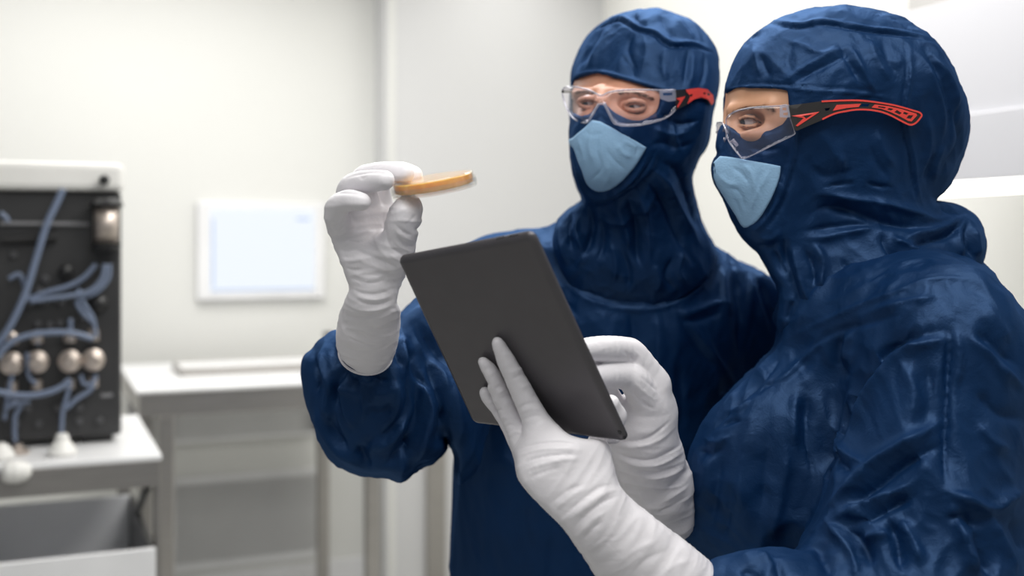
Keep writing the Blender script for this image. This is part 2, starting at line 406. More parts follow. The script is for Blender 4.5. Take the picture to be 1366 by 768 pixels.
def strokes(V, N, S, back=False):
    """press creases and folds into a surface: S = [(height_mm, width_px, [(px,py)...])], negative = valley"""
    x, y = project(V); view = V - np.array([0, 0, CZ]); view = view/np.linalg.norm(view, axis=1)[:, None]
    face = np.clip(-(view*N).sum(1)*3+0.15, 0, 1); H = np.zeros(len(V))
    for h, wd, pts in S:
        q = crom(pts, 5); lo = q.min(0)-4*wd; hi = q.max(0)+4*wd
        sel = np.where((x > lo[0]) & (x < hi[0]) & (y > lo[1]) & (y < hi[1]) & (face > 0))[0]
        if not len(sel): continue
        xs, ys = x[sel], y[sel]; best = np.full(len(sel), 1e9); tt = np.zeros(len(sel)); n = len(q)-1
        L = np.r_[0, np.cumsum(np.linalg.norm(np.diff(q, axis=0), axis=1))]; T = L[-1]
        for i in range(n):
            ax, ay = q[i]; ex, ey = q[i+1]-q[i]; t = np.clip(((xs-ax)*ex+(ys-ay)*ey)/(ex*ex+ey*ey+1e-9), 0, 1)
            d = (xs-ax-ex*t)**2+(ys-ay-ey*t)**2; m = d < best; best[m] = d[m]; tt[m] = L[i]+t[m]*(L[i+1]-L[i])
        d = np.sqrt(best); tp = np.clip(np.minimum(tt, T-tt)/max(0.28*T, 1e-6), 0, 1); tp = tp*tp*(3-2*tp)
        wloc = wd*(0.55+0.45*tp)
        H[sel] += h*0.001*(0.12+0.88*tp)*np.exp(-np.power(d/wloc, 1.35))*face[sel]
    return V + N*H[:, None]
def surfD(fn, px, py, D0=0.9, D1=2.2, n=1300):
    d = np.linspace(D0, D1, n); p = np.stack([(px-CX)*d/F, d, CZ+(HY-py)*d/F], 1).astype(np.float32)
    v = fn(p); i = np.argmax(v < 0); return float(d[i]) if v[i] < 0 else None
def plate(name, poly, holes, Df, th, mat, parent=None, n=0, smooth=False, inner=True):
    """a curved plate: outline in px, lying on the surface distance Df(px,py), th thick away from the lens"""
    loops = [list(map(tuple, (crom(poly, n, True) if n else poly)))] + [list(map(tuple, h)) for h in holes]
    pts = []; edges = []
    for lp in loops:
        b = len(pts); pts += [Vector((float(q[0]), float(q[1]))) for q in lp]; edges += [(b+i, b+(i+1) % len(lp)) for i in range(len(lp))]
    if inner:
        A = np.array(loops[0]); sd = poly_sd(A); lo = A.min(0); hi = A.max(0); st = max(2.5, (hi-lo).max()/24)
        gx, gy = np.meshgrid(np.arange(lo[0]+st/2, hi[0], st), np.arange(lo[1]+st/2, hi[1], st)); gx = gx.ravel(); gy = gy.ravel()
        k = sd(gx, gy) < -st*0.4
        for h in holes: k &= poly_sd(np.array(h))(gx, gy) > st*0.3
        pts += [Vector((float(a), float(b))) for a, b in zip(gx[k], gy[k])]
    vs, es, fs, *_ = delaunay_2d_cdt(pts, edges, [], 0, 1e-4)
    bm = bmesh.new(); A = []; B = []
    sdh = [poly_sd(np.array(h)) for h in holes]; sdo = poly_sd(np.array(loops[0]))
    cvs = [np.array(v) for v in vs]
    Ds = [Df(v[0], v[1]) for v in cvs]
    for v, D in zip(cvs, Ds): A.append(bm.verts.new(P(v[0], v[1], D))); B.append(bm.verts.new(P(v[0], v[1], D+th)))
    keep = []
    for f in fs:
        c = np.mean([cvs[i] for i in f], 0); x = np.array([c[0]]); y = np.array([c[1]])
        if sdo(x, y)[0] < 0 and all(s(x, y)[0] > 0 for s in sdh): keep.append(f)
    cnt = {}
    for f in keep:
        bm.faces.new([A[i] for i in f]); bm.faces.new([B[i] for i in f][::-1])
        for i in range(len(f)):
            e = (f[i], f[(i+1) % len(f)]); cnt[e] = cnt.get(e, 0)+1
    for (i, j) in list(cnt):
        if (j, i) not in cnt: bm.faces.new((A[j], A[i], B[i], B[j]))
    for v in [v for v in bm.verts if not v.link_faces]: bm.verts.remove(v)
    return bm_obj(name, bm, mat, parent, smooth=smooth)
# ================================================================== THE ROOM
VB, VB2, U0, UC = 4.60, 4.457, 2.335, 1.323
ST = 'structure'
rb('floor', (-3.2, U0+0.1, -2.0, VB+0.1, -0.05, 0.0), M['floor'], kind=ST)
rb('ceiling', (-3.2, U0+0.1, -1.2, VB+0.1, 2.70, 2.76), M['white'], kind=ST)
rb('wall_back', (-3.2, UC+0.2, VB, VB+0.1, 0, 2.7), M['wall'], kind=ST)
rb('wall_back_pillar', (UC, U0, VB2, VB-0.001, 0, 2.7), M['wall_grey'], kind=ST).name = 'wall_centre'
rb('wall_right', (U0, U0+0.1, -1.2, VB+0.1, 0, 2.7), M['wall_r'], kind=ST)
rb('trim_1', (UC+0.015, UC+0.045, VB2-0.006, VB2-0.0005, 0.0, 2.68), M['wall'], kind=ST, bev=0.004)
rb('trim_2', None, M['white'], kind=ST, boxes=[(-3.2, UC, VB-0.012, VB-0.0005, 0.62, 0.635), (-3.2, UC, VB-0.02, VB-0.0005, 0.0, 0.09)])
u0, u1 = UV(567, VB2), UV(592, VB2)
rb('trim_3', (u0, u1, VB2-0.03, VB2-0.0005, 0, 1.15), M['steel'], kind=ST, bev=0.004)
# ceiling light panels (lamps of the room)
for (u, v, sx, sy) in ((0.7, 2.1, 1.2, 1.2), (0.2, 3.6, 1.6, 0.8), (0.2, 0.3, 1.8, 0.9), (1.85, 3.5, 0.5, 1.6)):
    pass
# screen in the wall
mv = VB-0.001
t = empty('wall_monitor', W((UV(262, mv)+UV(430, mv))/2, mv, 1.2), 'flat panel computer with a bright white screen set in the far wall', 'monitor')
ua, ub, za, zb = UV(262, mv), UV(431, mv), ZV(345, 398, mv), ZV(345, 270, mv)
rb('frame', None, M['white'], t, 0.004, boxes=[(ua, ub, mv-0.03, mv, za, zb)])
sa, sb, s0, s1 = UV(279, mv), UV(417, mv), ZV(347, 388, mv), ZV(347, 279, mv)
scr = rb('screen', (sa, sb, mv-0.034, mv-0.0285, s0, s1), M['screen'], t)
for b_ in [(sa+0.004, sb-0.004, mv-0.0355, mv-0.0335, s0+0.004, s0+0.011), (sa+0.005, sa+0.014, mv-0.0355, mv-0.0335, s0+0.02, s1-0.04), (sb-0.075, sb-0.02, mv-0.0355, mv-0.0335, s1-0.045, s1-0.034)]: rb('screen_bar', b_, M['screenbar'], scr)
# air return grille low on the far wall
ga, gb, g0, g1 = UV(233, mv), UV(428, mv), ZV(330, 742, mv), ZV(330, 640, mv)
t = empty('air_grille', W((ga+gb)/2, mv, g0), 'grey slatted air return grille low on the far wall under the steel bench', 'vent')
rb('frame', None, M['white'], t, 0.002, boxes=[(ga-0.03, gb+0.03, mv-0.012, mv, g0-0.03, g0), (ga-0.03, gb+0.03, mv-0.012, mv, g1, g1+0.03), (ga-0.03, ga, mv-0.012, mv, g0, g1), (gb, gb+0.03, mv-0.012, mv, g0, g1)])
rb('backing', (ga, gb, mv-0.002, mv, g0, g1), M['grille'], t)
n = 22
rb('slats', None, M['grille'], t, boxes=[(ga, gb, mv-0.01, mv-0.003, g0+(g1-g0)*(i+0.2)/n, g0+(g1-g0)*(i+0.75)/n) for i in range(n)])
# steel bench
vf, vb = VD(300, 1)*0+3.66, 4.45
bl, br = UV(186, vf), UV(522, vf); zt = 0.953
t = empty('steel_bench', W((bl+br)/2, (vf+vb)/2, 0), 'white topped stainless steel bench standing against the far wall below the screen', 'bench')
rb('worktop', (bl-0.01, br, vf, vb, zt-0.012, zt), M['white'], t, 0.003)
rb('apron', None, M['steel'], t, 0.002, boxes=[(bl, br-0.01, vf+0.006, vf+0.03, zt-0.085, zt-0.0125), (bl, bl+0.02, vf+0.03, vb, zt-0.085, zt-0.0125), (br-0.03, br-0.01, vf+0.03, vb, zt-0.085, zt-0.0125), (bl, br-0.01, vb-0.03, vb, zt-0.085, zt-0.0125)])
for (lu, lv) in ((UV(213, vf), vf+0.012), (UV(491, vf), vf+0.012), (UV(213, vf), vb-0.07), (UV(491, vf), vb-0.07)):
    rb('leg', (lu, lu+0.045, lv, lv+0.045, 0, zt-0.086), M['steel'], t, 0.004)
rb('backboard', (bl+0.02, br-0.04, vb-0.028, vb-0.018, 0.66, zt-0.086), M['grille'], t)
# shallow tray standing on the bench
v1 = 3.98
ta, tb = UV(240, v1), UV(470, v1)
t = empty('steel_tray', W((ta+tb)/2, v1+0.1, zt), 'shallow pale steel tray lying on the white bench top under the screen', 'tray')
rb('tray_base', (ta, tb, v1, v1+0.24, zt+0.0005, zt+0.008), M['steel'], t, 0.002)
rb('rim', None, M['steel'], t, 0.002, boxes=[(ta, tb, v1, v1+0.008, zt+0.008, zt+0.028), (ta, tb, v1+0.232, v1+0.24, zt+0.008, zt+0.028), (ta, ta+0.008, v1, v1+0.24, zt+0.008, zt+0.03), (tb-0.008, tb, v1, v1+0.24, zt+0.008, zt+0.03)])
rb('cover_plate', (ta+0.012, tb-0.012, v1+0.012, v1+0.228, zt+0.014, zt+0.024), M['white'], t, 0.002)
# small dark dispenser by the raised arm
bm = bmesh.new(); v2 = 4.30; uc = UV(437, v2); zc = zt
lathe(bm, [(0, 0.0005), (0.03, 0.0005), (0.03, 0.06), (0.024, 0.075), (0.012, 0.082), (0.012, 0.1), (0.018, 0.1), (0.018, 0.11), (0, 0.11)], W(uc, v2, zc))
tag(bm_obj('dispenser_bottle', bm, M['blackgloss'], smooth=True), 'small dark bottle on the bench beside the raised blue sleeve', 'bottle')

# ---- cart with the black instrument
vc, vcb, zs = 2.76, 3.42, 0.915
cr_ = UV(216, vc); cl = -0.75
t = empty('steel_cart', W((cl+cr_)/2, 3.1, 0), 'stainless steel cart with a white top carrying the black instrument', 'cart')
rb('worktop', (cl, cr_, vc, vcb, zs-0.014, zs), M['white'], t, 0.003)
rb('apron', None, M['steel_d'], t, 0.002, boxes=[(cl, cr_-0.004, vc+0.004, vc+0.02, zs-0.075, zs-0.0145), (cr_-0.02, cr_-0.004, vc+0.02, vcb, zs-0.075, zs-0.0145), (cl, cr_-0.004, vcb-0.02, vcb, zs-0.075, zs-0.0145)])
for (lu, lv) in ((cr_-0.06, vcb-0.06), (cl+0.02, vc+0.02), (cl+0.02, vcb-0.06)):
    rb('leg', (lu, lu+0.035, lv, lv+0.035, 0, zs-0.0755), M['steel_d'], t, 0.003)
rb('leg', (cr_-0.013, cr_-0.0005, vc+0.03, vc+0.075, 0, zs-0.0755), M['steel_d'], t, 0.002)
rb('shelf', (cl+0.06, cr_-0.062, vc+0.02, vcb-0.01, 0.30, 0.32), M['steel_d'], t, 0.002)
bm = bmesh.new(); tube(bm, [W(cr_-0.03, vc+0.03, zs-0.08), W(cr_-0.03, vc+0.3, zs-0.2)], 0.010, 8)
bm_obj('brace', bm, M['blackgloss'], t)
# bin under it
bu0, bu1, bv0, bv1, bz0, bz1 = -0.6, UV(208, 2.70), 2.70, 3.30, 0.3205, 0.712
t = empty('storage_bin', W((bu0+bu1)/2, 3.0, bz0), 'open grey bin with a white front panel on the lower shelf of the cart', 'bin')
rb('front_panel', (bu0, bu1, bv0, bv0+0.014, bz0, bz1), M['white'], t, 0.003)
rb('side_panel', (bu1-0.014, bu1, bv0+0.0145, bv1, bz0, bz1-0.004), M['blackgloss'], t, 0.002)
rb('side_panel', (bu0, bu0+0.012, bv0+0.0145, bv1, bz0, bz1-0.004), M['grey'], t, 0.002)
rb('back_panel', (bu0+0.0125, bu1-0.0145, bv1-0.012, bv1, bz0, bz1), M['grey'], t, 0.002)
rb('bottom', (bu0+0.0125, bu1-0.0145, bv0+0.0145, bv1-0.0125, bz0+0.19, bz0+0.2), M['grey'], t)
bm = bmesh.new(); rbox(bm, -0.5, -0.09, 2.78, 3.0, bz0+0.2005, bz1-0.03); tt_ = bm_obj('folded_bag', bm, M['whiteplastic'], None, bev=0.02, seg=3)
tag(tt_, 'pale plastic bag lying in the open grey bin at the left edge', 'bag')

# black instrument
iv = 2.97; ir = UV(162, iv); il = -0.62; iz0, iz1 = zs+0.0005, ZV(160, 256, iv)
t = empty('chromatography_instrument', W((il+ir)/2, iv+0.2, iz0), 'tall black laboratory instrument with blue tubing and a white top, on the cart', 'laboratory instrument')
body = rb('housing', (il, ir, iv, iv+0.40, iz0+0.018, iz1), M['black'], t, 0.008)
rb('foot', (ir-0.09, ir-0.02, iv+0.03, iv+0.09, iz0, iz0+0.0175), M['blackgloss'], t)
rb('foot', (il+0.02, il+0.09, iv+0.03, iv+0.09, iz0, iz0+0.0175), M['blackgloss'], t)
rb('top_cover', (il, ir+0.006, iv-0.03, iv+0.41, iz1+0.0005, ZV(160, 219, iv)), M['whiteplastic'], t, 0.014)
def FP(px, py, off=0.0): return W(UV(px, iv-off), iv-off, ZV(px, py, iv-off))
nv = W(0, -1, 0) - W(0, 0, 0)
# slot strips
bm = bmesh.new(); tube(bm, [FP(0, 298, .006), FP(118, 299, .006)], 0.005, 6); bm_obj('rail', bm, M['rail'], t)
bm = bmesh.new(); tube(bm, [FP(2, 320, .01), FP(75, 317, .01)], 0.011, 8); bm_obj('handle', bm, M['blackgloss'], t)
# glass column (pressure flow cell)
cc = FP(142, 300, .035)
bm = bmesh.new(); lathe(bm, [(0, -0.062), (0.034, -0.062), (0.036, -0.045), (0.0, -0.045)], cc, seg=20); bm_obj('mixer_base', bm, M['blackgloss'], t)
bm = bmesh.new(); lathe(bm, [(0, 0.045), (0.040, 0.045), (0.040, 0.052), (0.033, 0.060), (0.025, 0.066), (0, 0.066)], cc, seg=20)
h = bm_obj('mixer_cap', bm, M['blackgloss'], t, smooth=False)
bm = bmesh.new(); lathe(bm, [(0, -0.045), (0.029, -0.045), (0.029, 0.045), (0, 0.045)], cc, seg=20); bm_obj('cylinder', bm, M['nickel'], h, smooth=True)
bm = bmesh.new(); lathe(bm, [(0, 0), (0.012, 0), (0.012, 0.014), (0, 0.014)], FP(139, 240, .035), axis=tuple(nv), seg=14); bm_obj('button', bm, M['blackgloss'], t, smooth=True)
# pump head knobs
for (kx, ky) in ((16, 484), (49, 482), (93, 481), (124, 479)):
    bm = bmesh.new(); lathe(bm, [(0, 0), (0.024, 0), (0.027, 0.006), (0.027, 0.02), (0.018, 0.026), (0.018, 0.045), (0.012, 0.05), (0, 0.05)], FP(kx, ky, 0.0), axis=tuple(nv), seg=18)
    k = bm_obj('pump_head', bm, M['nickel'], t, smooth=False)
    bm = bmesh.new(); lathe(bm, [(0, 0), (0.014, 0), (0.014, 0.022), (0.009, 0.03), (0, 0.03)], FP(kx, ky-25, 0.012), seg=12); bm_obj('fitting', bm, M['nickel'], k)
    bm = bmesh.new(); lathe(bm, [(0, -0.022), (0.012, -0.022), (0.012, 0), (0, 0)], FP(kx, ky+25, 0.012), seg=12); bm_obj('fitting', bm, M['nickel'], k, smooth=False)
# small ports
for (kx, ky) in ((38, 405), (58, 402), (82, 405), (50, 432), (66, 433), (80, 431), (96, 428), (60, 372), (52, 388), (18, 340), (108, 424), (77, 544), (105, 543), (51, 565), (105, 562), (132, 560), (22, 565), (36, 545)):
    bm = bmesh.new(); lathe(bm, [(0, 0), (0.010, 0), (0.010, 0.006), (0.006, 0.012), (0, 0.012)], FP(kx, ky, 0.0), axis=tuple(nv), seg=10)
    bm_obj('port', bm, M['port'], t, smooth=False)
bm = bmesh.new(); lathe(bm, [(0, 0), (0.022, 0), (0.022, 0.012), (0, 0.012)], FP(132, 405, 0.0), axis=tuple(nv), seg=18); bm_obj('valve', bm, M['blackgloss'], t, smooth=True)
bm = bmesh.new(); lathe(bm, [(0, 0), (0.018, 0), (0.018, 0.02), (0, 0.02)], FP(88, 362, 0.0), axis=tuple(nv), seg=18); bm_obj('valve', bm, M['blackgloss'], t, smooth=True)
bm = bmesh.new()
c0 = FP(143, 527, 0.002); rbox(bm, UV(135, iv), UV(150, iv), iv-0.003, iv, c0.z-0.004, c0.z+0.004); bm_obj('nameplate', bm, M['rail'], t)
TUBES = [([(84, 252), (76, 270), (62, 300), (48, 345), (34, 390), (16, 430), (-4, 462)], .0085, .05),
         ([(0, 284), (8, 290), (10, 296)], .006, .03), ([(128, 352), (112, 370), (90, 382), (62, 390), (36, 400)], .0062, .03),
         ([(140, 352), (136, 372), (120, 388), (96, 394), (66, 398), (40, 402)], .0062, .04), ([(146, 352), (144, 372), (128, 390), (104, 400), (108, 414), (124, 430)], .0055, .03),
         ([(-4, 478), (8, 462), (28, 450), (60, 444), (96, 444), (124, 452)], .0072, .06), ([(-4, 522), (24, 527), (52, 526), (78, 518), (94, 506)], .0072, .06),
         ([(12, 372), (26, 366), (34, 384), (36, 400)], .006, .03), ([(36, 470), (38, 500), (48, 512)], .005, .03), ([(126, 506), (120, 520), (102, 532), (88, 545)], .0058, .03),
         ([(94, 508), (90, 525), (84, 548), (82, 572), (82, 590)], .0055, .03), ([(50, 440), (50, 460)], .006, .02), ([(94, 425), (94, 456)], .006, .02), ([(16, 500), (10, 530), (6, 560)], .005, .03),
         ([(14, 535), (28, 540), (20, 556), (20, 590)], .0055, .03), ([(108, 500), (112, 512), (124, 510), (128, 500)], .005, .03), ([(104, 385), (112, 405), (124, 425), (128, 450)], .0055, .03), ([(6, 545), (24, 538), (40, 536)], .005, .035)]
for pts, r, off in TUBES:
    bm = bmesh.new(); tube(bm, crom([np.array(FP(a, b, off)) for a, b in pts], 6), r, 8); bm_obj('tubing', bm, M['tube'], t, smooth=True)
# white caps on the cart top
def cap(name, px, py, v, zb, prof, label, mat='whiteplastic', ax=(0, 0, 1)):
    bm = bmesh.new(); c = W(UV(px, v), v, zb); lathe(bm, prof, c, ax, 18); return tag(bm_obj(name, bm, M[mat], smooth=False, bev=0.002), label, 'fitting', 'tubing connectors on the cart')
cap('tubing_connector', 83, 590, 2.84, zs+0.0005, [(0, 0), (0.030, 0), (0.034, 0.008), (0.026, 0.022), (0.017, 0.034), (0.013, 0.05), (0, 0.052)], 'white cone shaped tubing connector standing below the black instrument')
cap('tubing_connector', 2, 590, 2.84, zs+0.0005, [(0, 0), (0.026, 0), (0.030, 0.008), (0.024, 0.022), (0.013, 0.034), (0, 0.04)], 'white connector at the left edge of the cart top')
cap('tubing_connector', 24, 580, 2.90, zs+0.0005, [(0, 0), (0.026, 0), (0.026, 0.008), (0.012, 0.014), (0.012, 0.022), (0, 0.024)], 'small silver round fitting between the two white connectors', 'nickel')
bm = bmesh.new(); c = W(UV(22, 2.75), 2.75, ZV(22, 629, 2.75))
lathe(bm, [(0, -0.03), (0.016, -0.03), (0.024, -0.02), (0.026, 0), (0.022, 0.018), (0.012, 0.03), (0, 0.032)], c, tuple(W(1, 0, 0)), 18)
kn = bm_obj('latch_knob', bm, M['whiteplastic'], smooth=False, bev=0.003)
fix_parent(kn, bpy.data.objects['steel_cart'])

# ---- canopy on the right side wall
cu = 1.85
t = empty('wall_canopy', W(cu, 1.5, 1.53), 'white overhead canopy with a glowing light strip, behind the nearer person on the right', 'canopy')
z0 = ZV(1308, 256, 0)*0+1.42+ (320-254)*2.39/1500
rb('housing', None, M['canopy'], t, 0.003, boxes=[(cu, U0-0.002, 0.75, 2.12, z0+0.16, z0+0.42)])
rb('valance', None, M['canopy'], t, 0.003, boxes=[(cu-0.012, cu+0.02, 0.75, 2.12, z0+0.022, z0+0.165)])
rb('underside', (cu+0.02, U0-0.002, 0.75, 2.12, z0+0.03, z0+0.05), M['white'], t)
rb('light_strip', (cu-0.010, cu+0.03, 0.77, 2.10, z0-0.008, z0+0.0215), M['led'], t, 0.002)
rb('end_panel', (cu+0.03, U0-0.002, 2.10, 2.12, z0+0.05, z0+0.16), M['white'], t)
rb('wall_upper_right', (cu+0.25, U0-0.001, 0.6, 2.3, z0+0.44, 2.69), M['soffit'], kind=ST).name = 'trim_4'  # plain box above the canopy, one even grey darker than the walls
# ================================================================== THE PERSON ON THE LEFT (holding the dish)
HOOD_M = [(762,116),(762,98),(766,78),(776,54),(790,38),(806,27),(826,17),(850,12),(880,11),(905,17),(926,29),(944,48),(957,71),(959,96),(957,120),(952,142),(948,162),(946,182),(940,199),(933,208),(927,222),(923,236),(925,256),(930,276),(938,301),(953,330),
          (958,345),(948,368),(920,390),(885,407),(842,411),(800,403),(770,388),(752,366),(742,345),(738,325),(741,303),(749,288),(763,277),(774,270),(777,264),(770,251),(764,236),(761,215),(760,190),(759,165),(760,140)]
head_m = union([ell(P(862,112,1.63), (0.108,0.125,0.112), rotz(0.5)), ell(P(858,165,1.60), (0.100,0.118,0.10), rotz(0.5)),
                ell(P(822,205,1.545), (0.066,0.066,0.068)), ell(P(806,190,1.50), (0.045,0.040,0.055))], 0.05)
neck_m = union([rc(P(858,235,1.62), P(850,330,1.66), 0.085, 0.105), ell(P(846,345,1.66), (0.135,0.105,0.085)), ell(P(895,330,1.70), (0.10,0.10,0.08)), ell(P(775,325,1.63), (0.06,0.07,0.06))], 0.05)
torso_m = union([rc(P(690,385,1.71), P(985,405,1.74), 0.085, 0.088), ell(P(835,420,1.70), (0.19,0.125,0.12)), ell(P(800,600,1.71), (0.205,0.135,0.30)), ell(P(722,720,1.70), (0.155,0.125,0.26)),
                 ell(P(800,900,1.72), (0.20,0.14,0.30)), rc(P(715,1000,1.72), np.array([-0.03,1.74,0.10]), 0.105, 0.075), rc(P(860,1000,1.72), np.array([0.27,1.76,0.10]), 0.105, 0.075),
                 rc(P(1000,410,1.75), P(1035,680,1.78), 0.075, 0.062), rc(P(1035,680,1.78), P(1010,900,1.70), 0.062, 0.05)], 0.09)
arm_m = union([rc(P(665,385,1.66), P(560,560,1.46), 0.085, 0.080), rc(P(545,575,1.45), P(488,478,1.345), 0.082, 0.026), ell(P(505,540,1.42), (0.098,0.085,0.10)), rc(P(470,590,1.43), P(540,610,1.45), 0.055, 0.060),
               rc(P(448,505,1.42), P(545,460,1.47), 0.055, 0.05), rc(P(530,440,1.45), P(600,400,1.56), 0.05, 0.07)], 0.05)
BODYS_M = [(600,900),(600,768),(604,690),(607,645),(609,606),(602,592),(596,581),(591,585),(594,596),(587,607),(577,614),(562,620),(549,629),(541,637),(534,640),(526,637),(517,633),(503,632),(490,631),(475,629),(462,624),(450,616),(440,606),
           (431,590),(424,574),(417,556),(411,536),(408,515),(406,492),(409,478),(419,468),(426,456),(434,449),(447,440),(470,450),(500,452),(520,440),(529,426),(534,420),(551,407),(575,385),(600,350),(618,332),(634,322),(655,314),(690,307),(720,304),(748,292),
           (800,280),(900,280),(940,320),(955,333),(985,350),(1010,362),(1038,378),(1066,420),(1110,560),(1125,760),(1110,950),(1060,3000),(560,3000),(580,1200)]
hoodsil_m = sil(HOOD_M, 3); bodysil_m = sil(BODYS_M, 3)
OPEN_M = [(760,113),(768,106),(778,102),(790,99.5),(800,99.5),(814,102),(836,109),(855,114),(876,119.5),(882,126),(881,138),(876,150),(866,156),(852,160),(838,158),(825,153),(815,147),(809,139),(803,134.5),(797,140),(790,150),(780,154),(768,152),(761,145),(757,130)]
MASK_M = [(790,160),(801,162),(816,170),(833.7,180),(848,188),(862.5,196.6),(858,205),(852.5,214),(846,224),(838,233),(831,241),(822,248),(814,253),(805.6,255.5),(797,256),(791.5,254),(786,251),(782,246),(778,238),(775,228),(771,219),(768,209.5),(764,198),(757,190),(757,186),(763.4,184),(770,178),(777.5,172),(784,166)]
opn_m = sil(OPEN_M, 3); msk_m = sil(MASK_M)
def front(D): return lambda p: p[:, 1]-D
hoodbase_m = union([head_m, neck_m], 0.07)
def hood_m_f(p):
    d = smax(hoodbase_m(p), hoodsil_m(p), 0.012)
    cut = smax(opn_m(p), p[:, 1]-1.60, 0.01)
    deep = -(hoodbase_m(p)+0.026)           # carve only the outer 16 mm
    return smax(d, -smax(cut, deep, 0.003), 0.003)
coverbase_m = union([torso_m, arm_m], 0.045)
def cover_m_f(p): return smax(coverbase_m(p), bodysil_m(p), 0.016)

HS_M = [  # hood: crown seam, folds, mask border, neck gathers   (height mm, width px, points)
 (-2.2,1.6,[(776,51),(800,36),(824,27),(836,32),(850,40),(872,46),(884,56),(898,62),(925,62),(945,68),(957,73)]), (2.0,3,[(800,33),(824,23),(838,28),(852,37),(874,43),(886,52),(900,58),(925,58),(950,66)]),
 (1.6,5,[(822,30),(800,60),(782,92)]), (-1.6,5,[(806,36),(790,62),(772,90)]), (-1.6,4,[(846,44),(838,66),(850,98)]), (1.3,5,[(858,45),(862,70),(856,96)]), (-1.4,3,[(918,66),(916,90),(912,116)]), (1.2,3,[(924,66),(924,90),(920,118)]),
 (-1.5,3,[(940,72),(940,96),(932,118)]), (1.0,4,[(890,58),(884,85),(890,112)]), (1.4,1.8,[(760,108),(775,99),(795,96),(815,99),(850,109),(880,117),(900,121)]), (-1.2,3,[(828,72),(842,92),(848,106)]),
 (-1.5,4,[(850,14),(846,24),(866,38)]), (-1.5,4,[(880,16),(886,32),(905,55)]), (1.5,4,[(900,20),(912,38),(930,58)]),
 (2.2,3.0,[(762,188),(765,206),(772,228),(778,248),(788,260),(803,263),(820,257),(840,242),(856,222),(868,200)]), (-1.8,1.6,[(762,212),(768,236),(780,258),(800,268),(822,263),(846,246),(864,222),(876,198)]),
 (-2.0,3,[(882,150),(905,165),(935,160)]), (1.5,4,[(870,170),(895,180),(920,175)]), (-1.8,4,[(866,195),(885,190),(905,196),(925,190)]), (1.8,4,[(900,160),(897,180),(912,205)]),
 (-3,6,[(880,215),(905,230),(918,262),(940,318)]), (3,6,[(870,225),(892,246),(912,290),(936,330)]), (-3,5,[(862,240),(884,270),(902,310),(925,350)]), (2.5,5,[(848,250),(862,285),(866,320),(864,358)]),
 (-3.5,6,[(838,262),(848,300),(852,345),(862,360)]), (3,5,[(822,270),(836,310),(838,340)]), (-3,5,[(800,282),(806,320),(796,350)]), (3.5,7,[(778,280),(768,305),(778,335),(768,360)]),
 (-3.5,5,[(786,275),(790,305),(784,330),(766,352)]), (-3,4,[(762,285),(758,310),(764,335)]), (2.5,4,[(750,292),(748,320),(756,352)]), (-3.0,5,[(776,270),(800,280),(840,262),(866,240),(878,216)]), (2.6,6,[(790,290),(820,296),(850,282),(880,256)]),
 (1.8,4,[(812,320),(822,350),(818,380)]), (-2,4,[(828,330),(840,365),(836,390)]), (-2,4,[(900,340),(888,370),(905,388)]), (2,4,[(915,330),(905,360),(918,380)]), (2,5,[(870,350),(880,372),(872,392)]),
 (1.5,2.2,[(744,350),(760,376),(790,397),(840,407),(885,403),(920,385),(948,360)]),
]
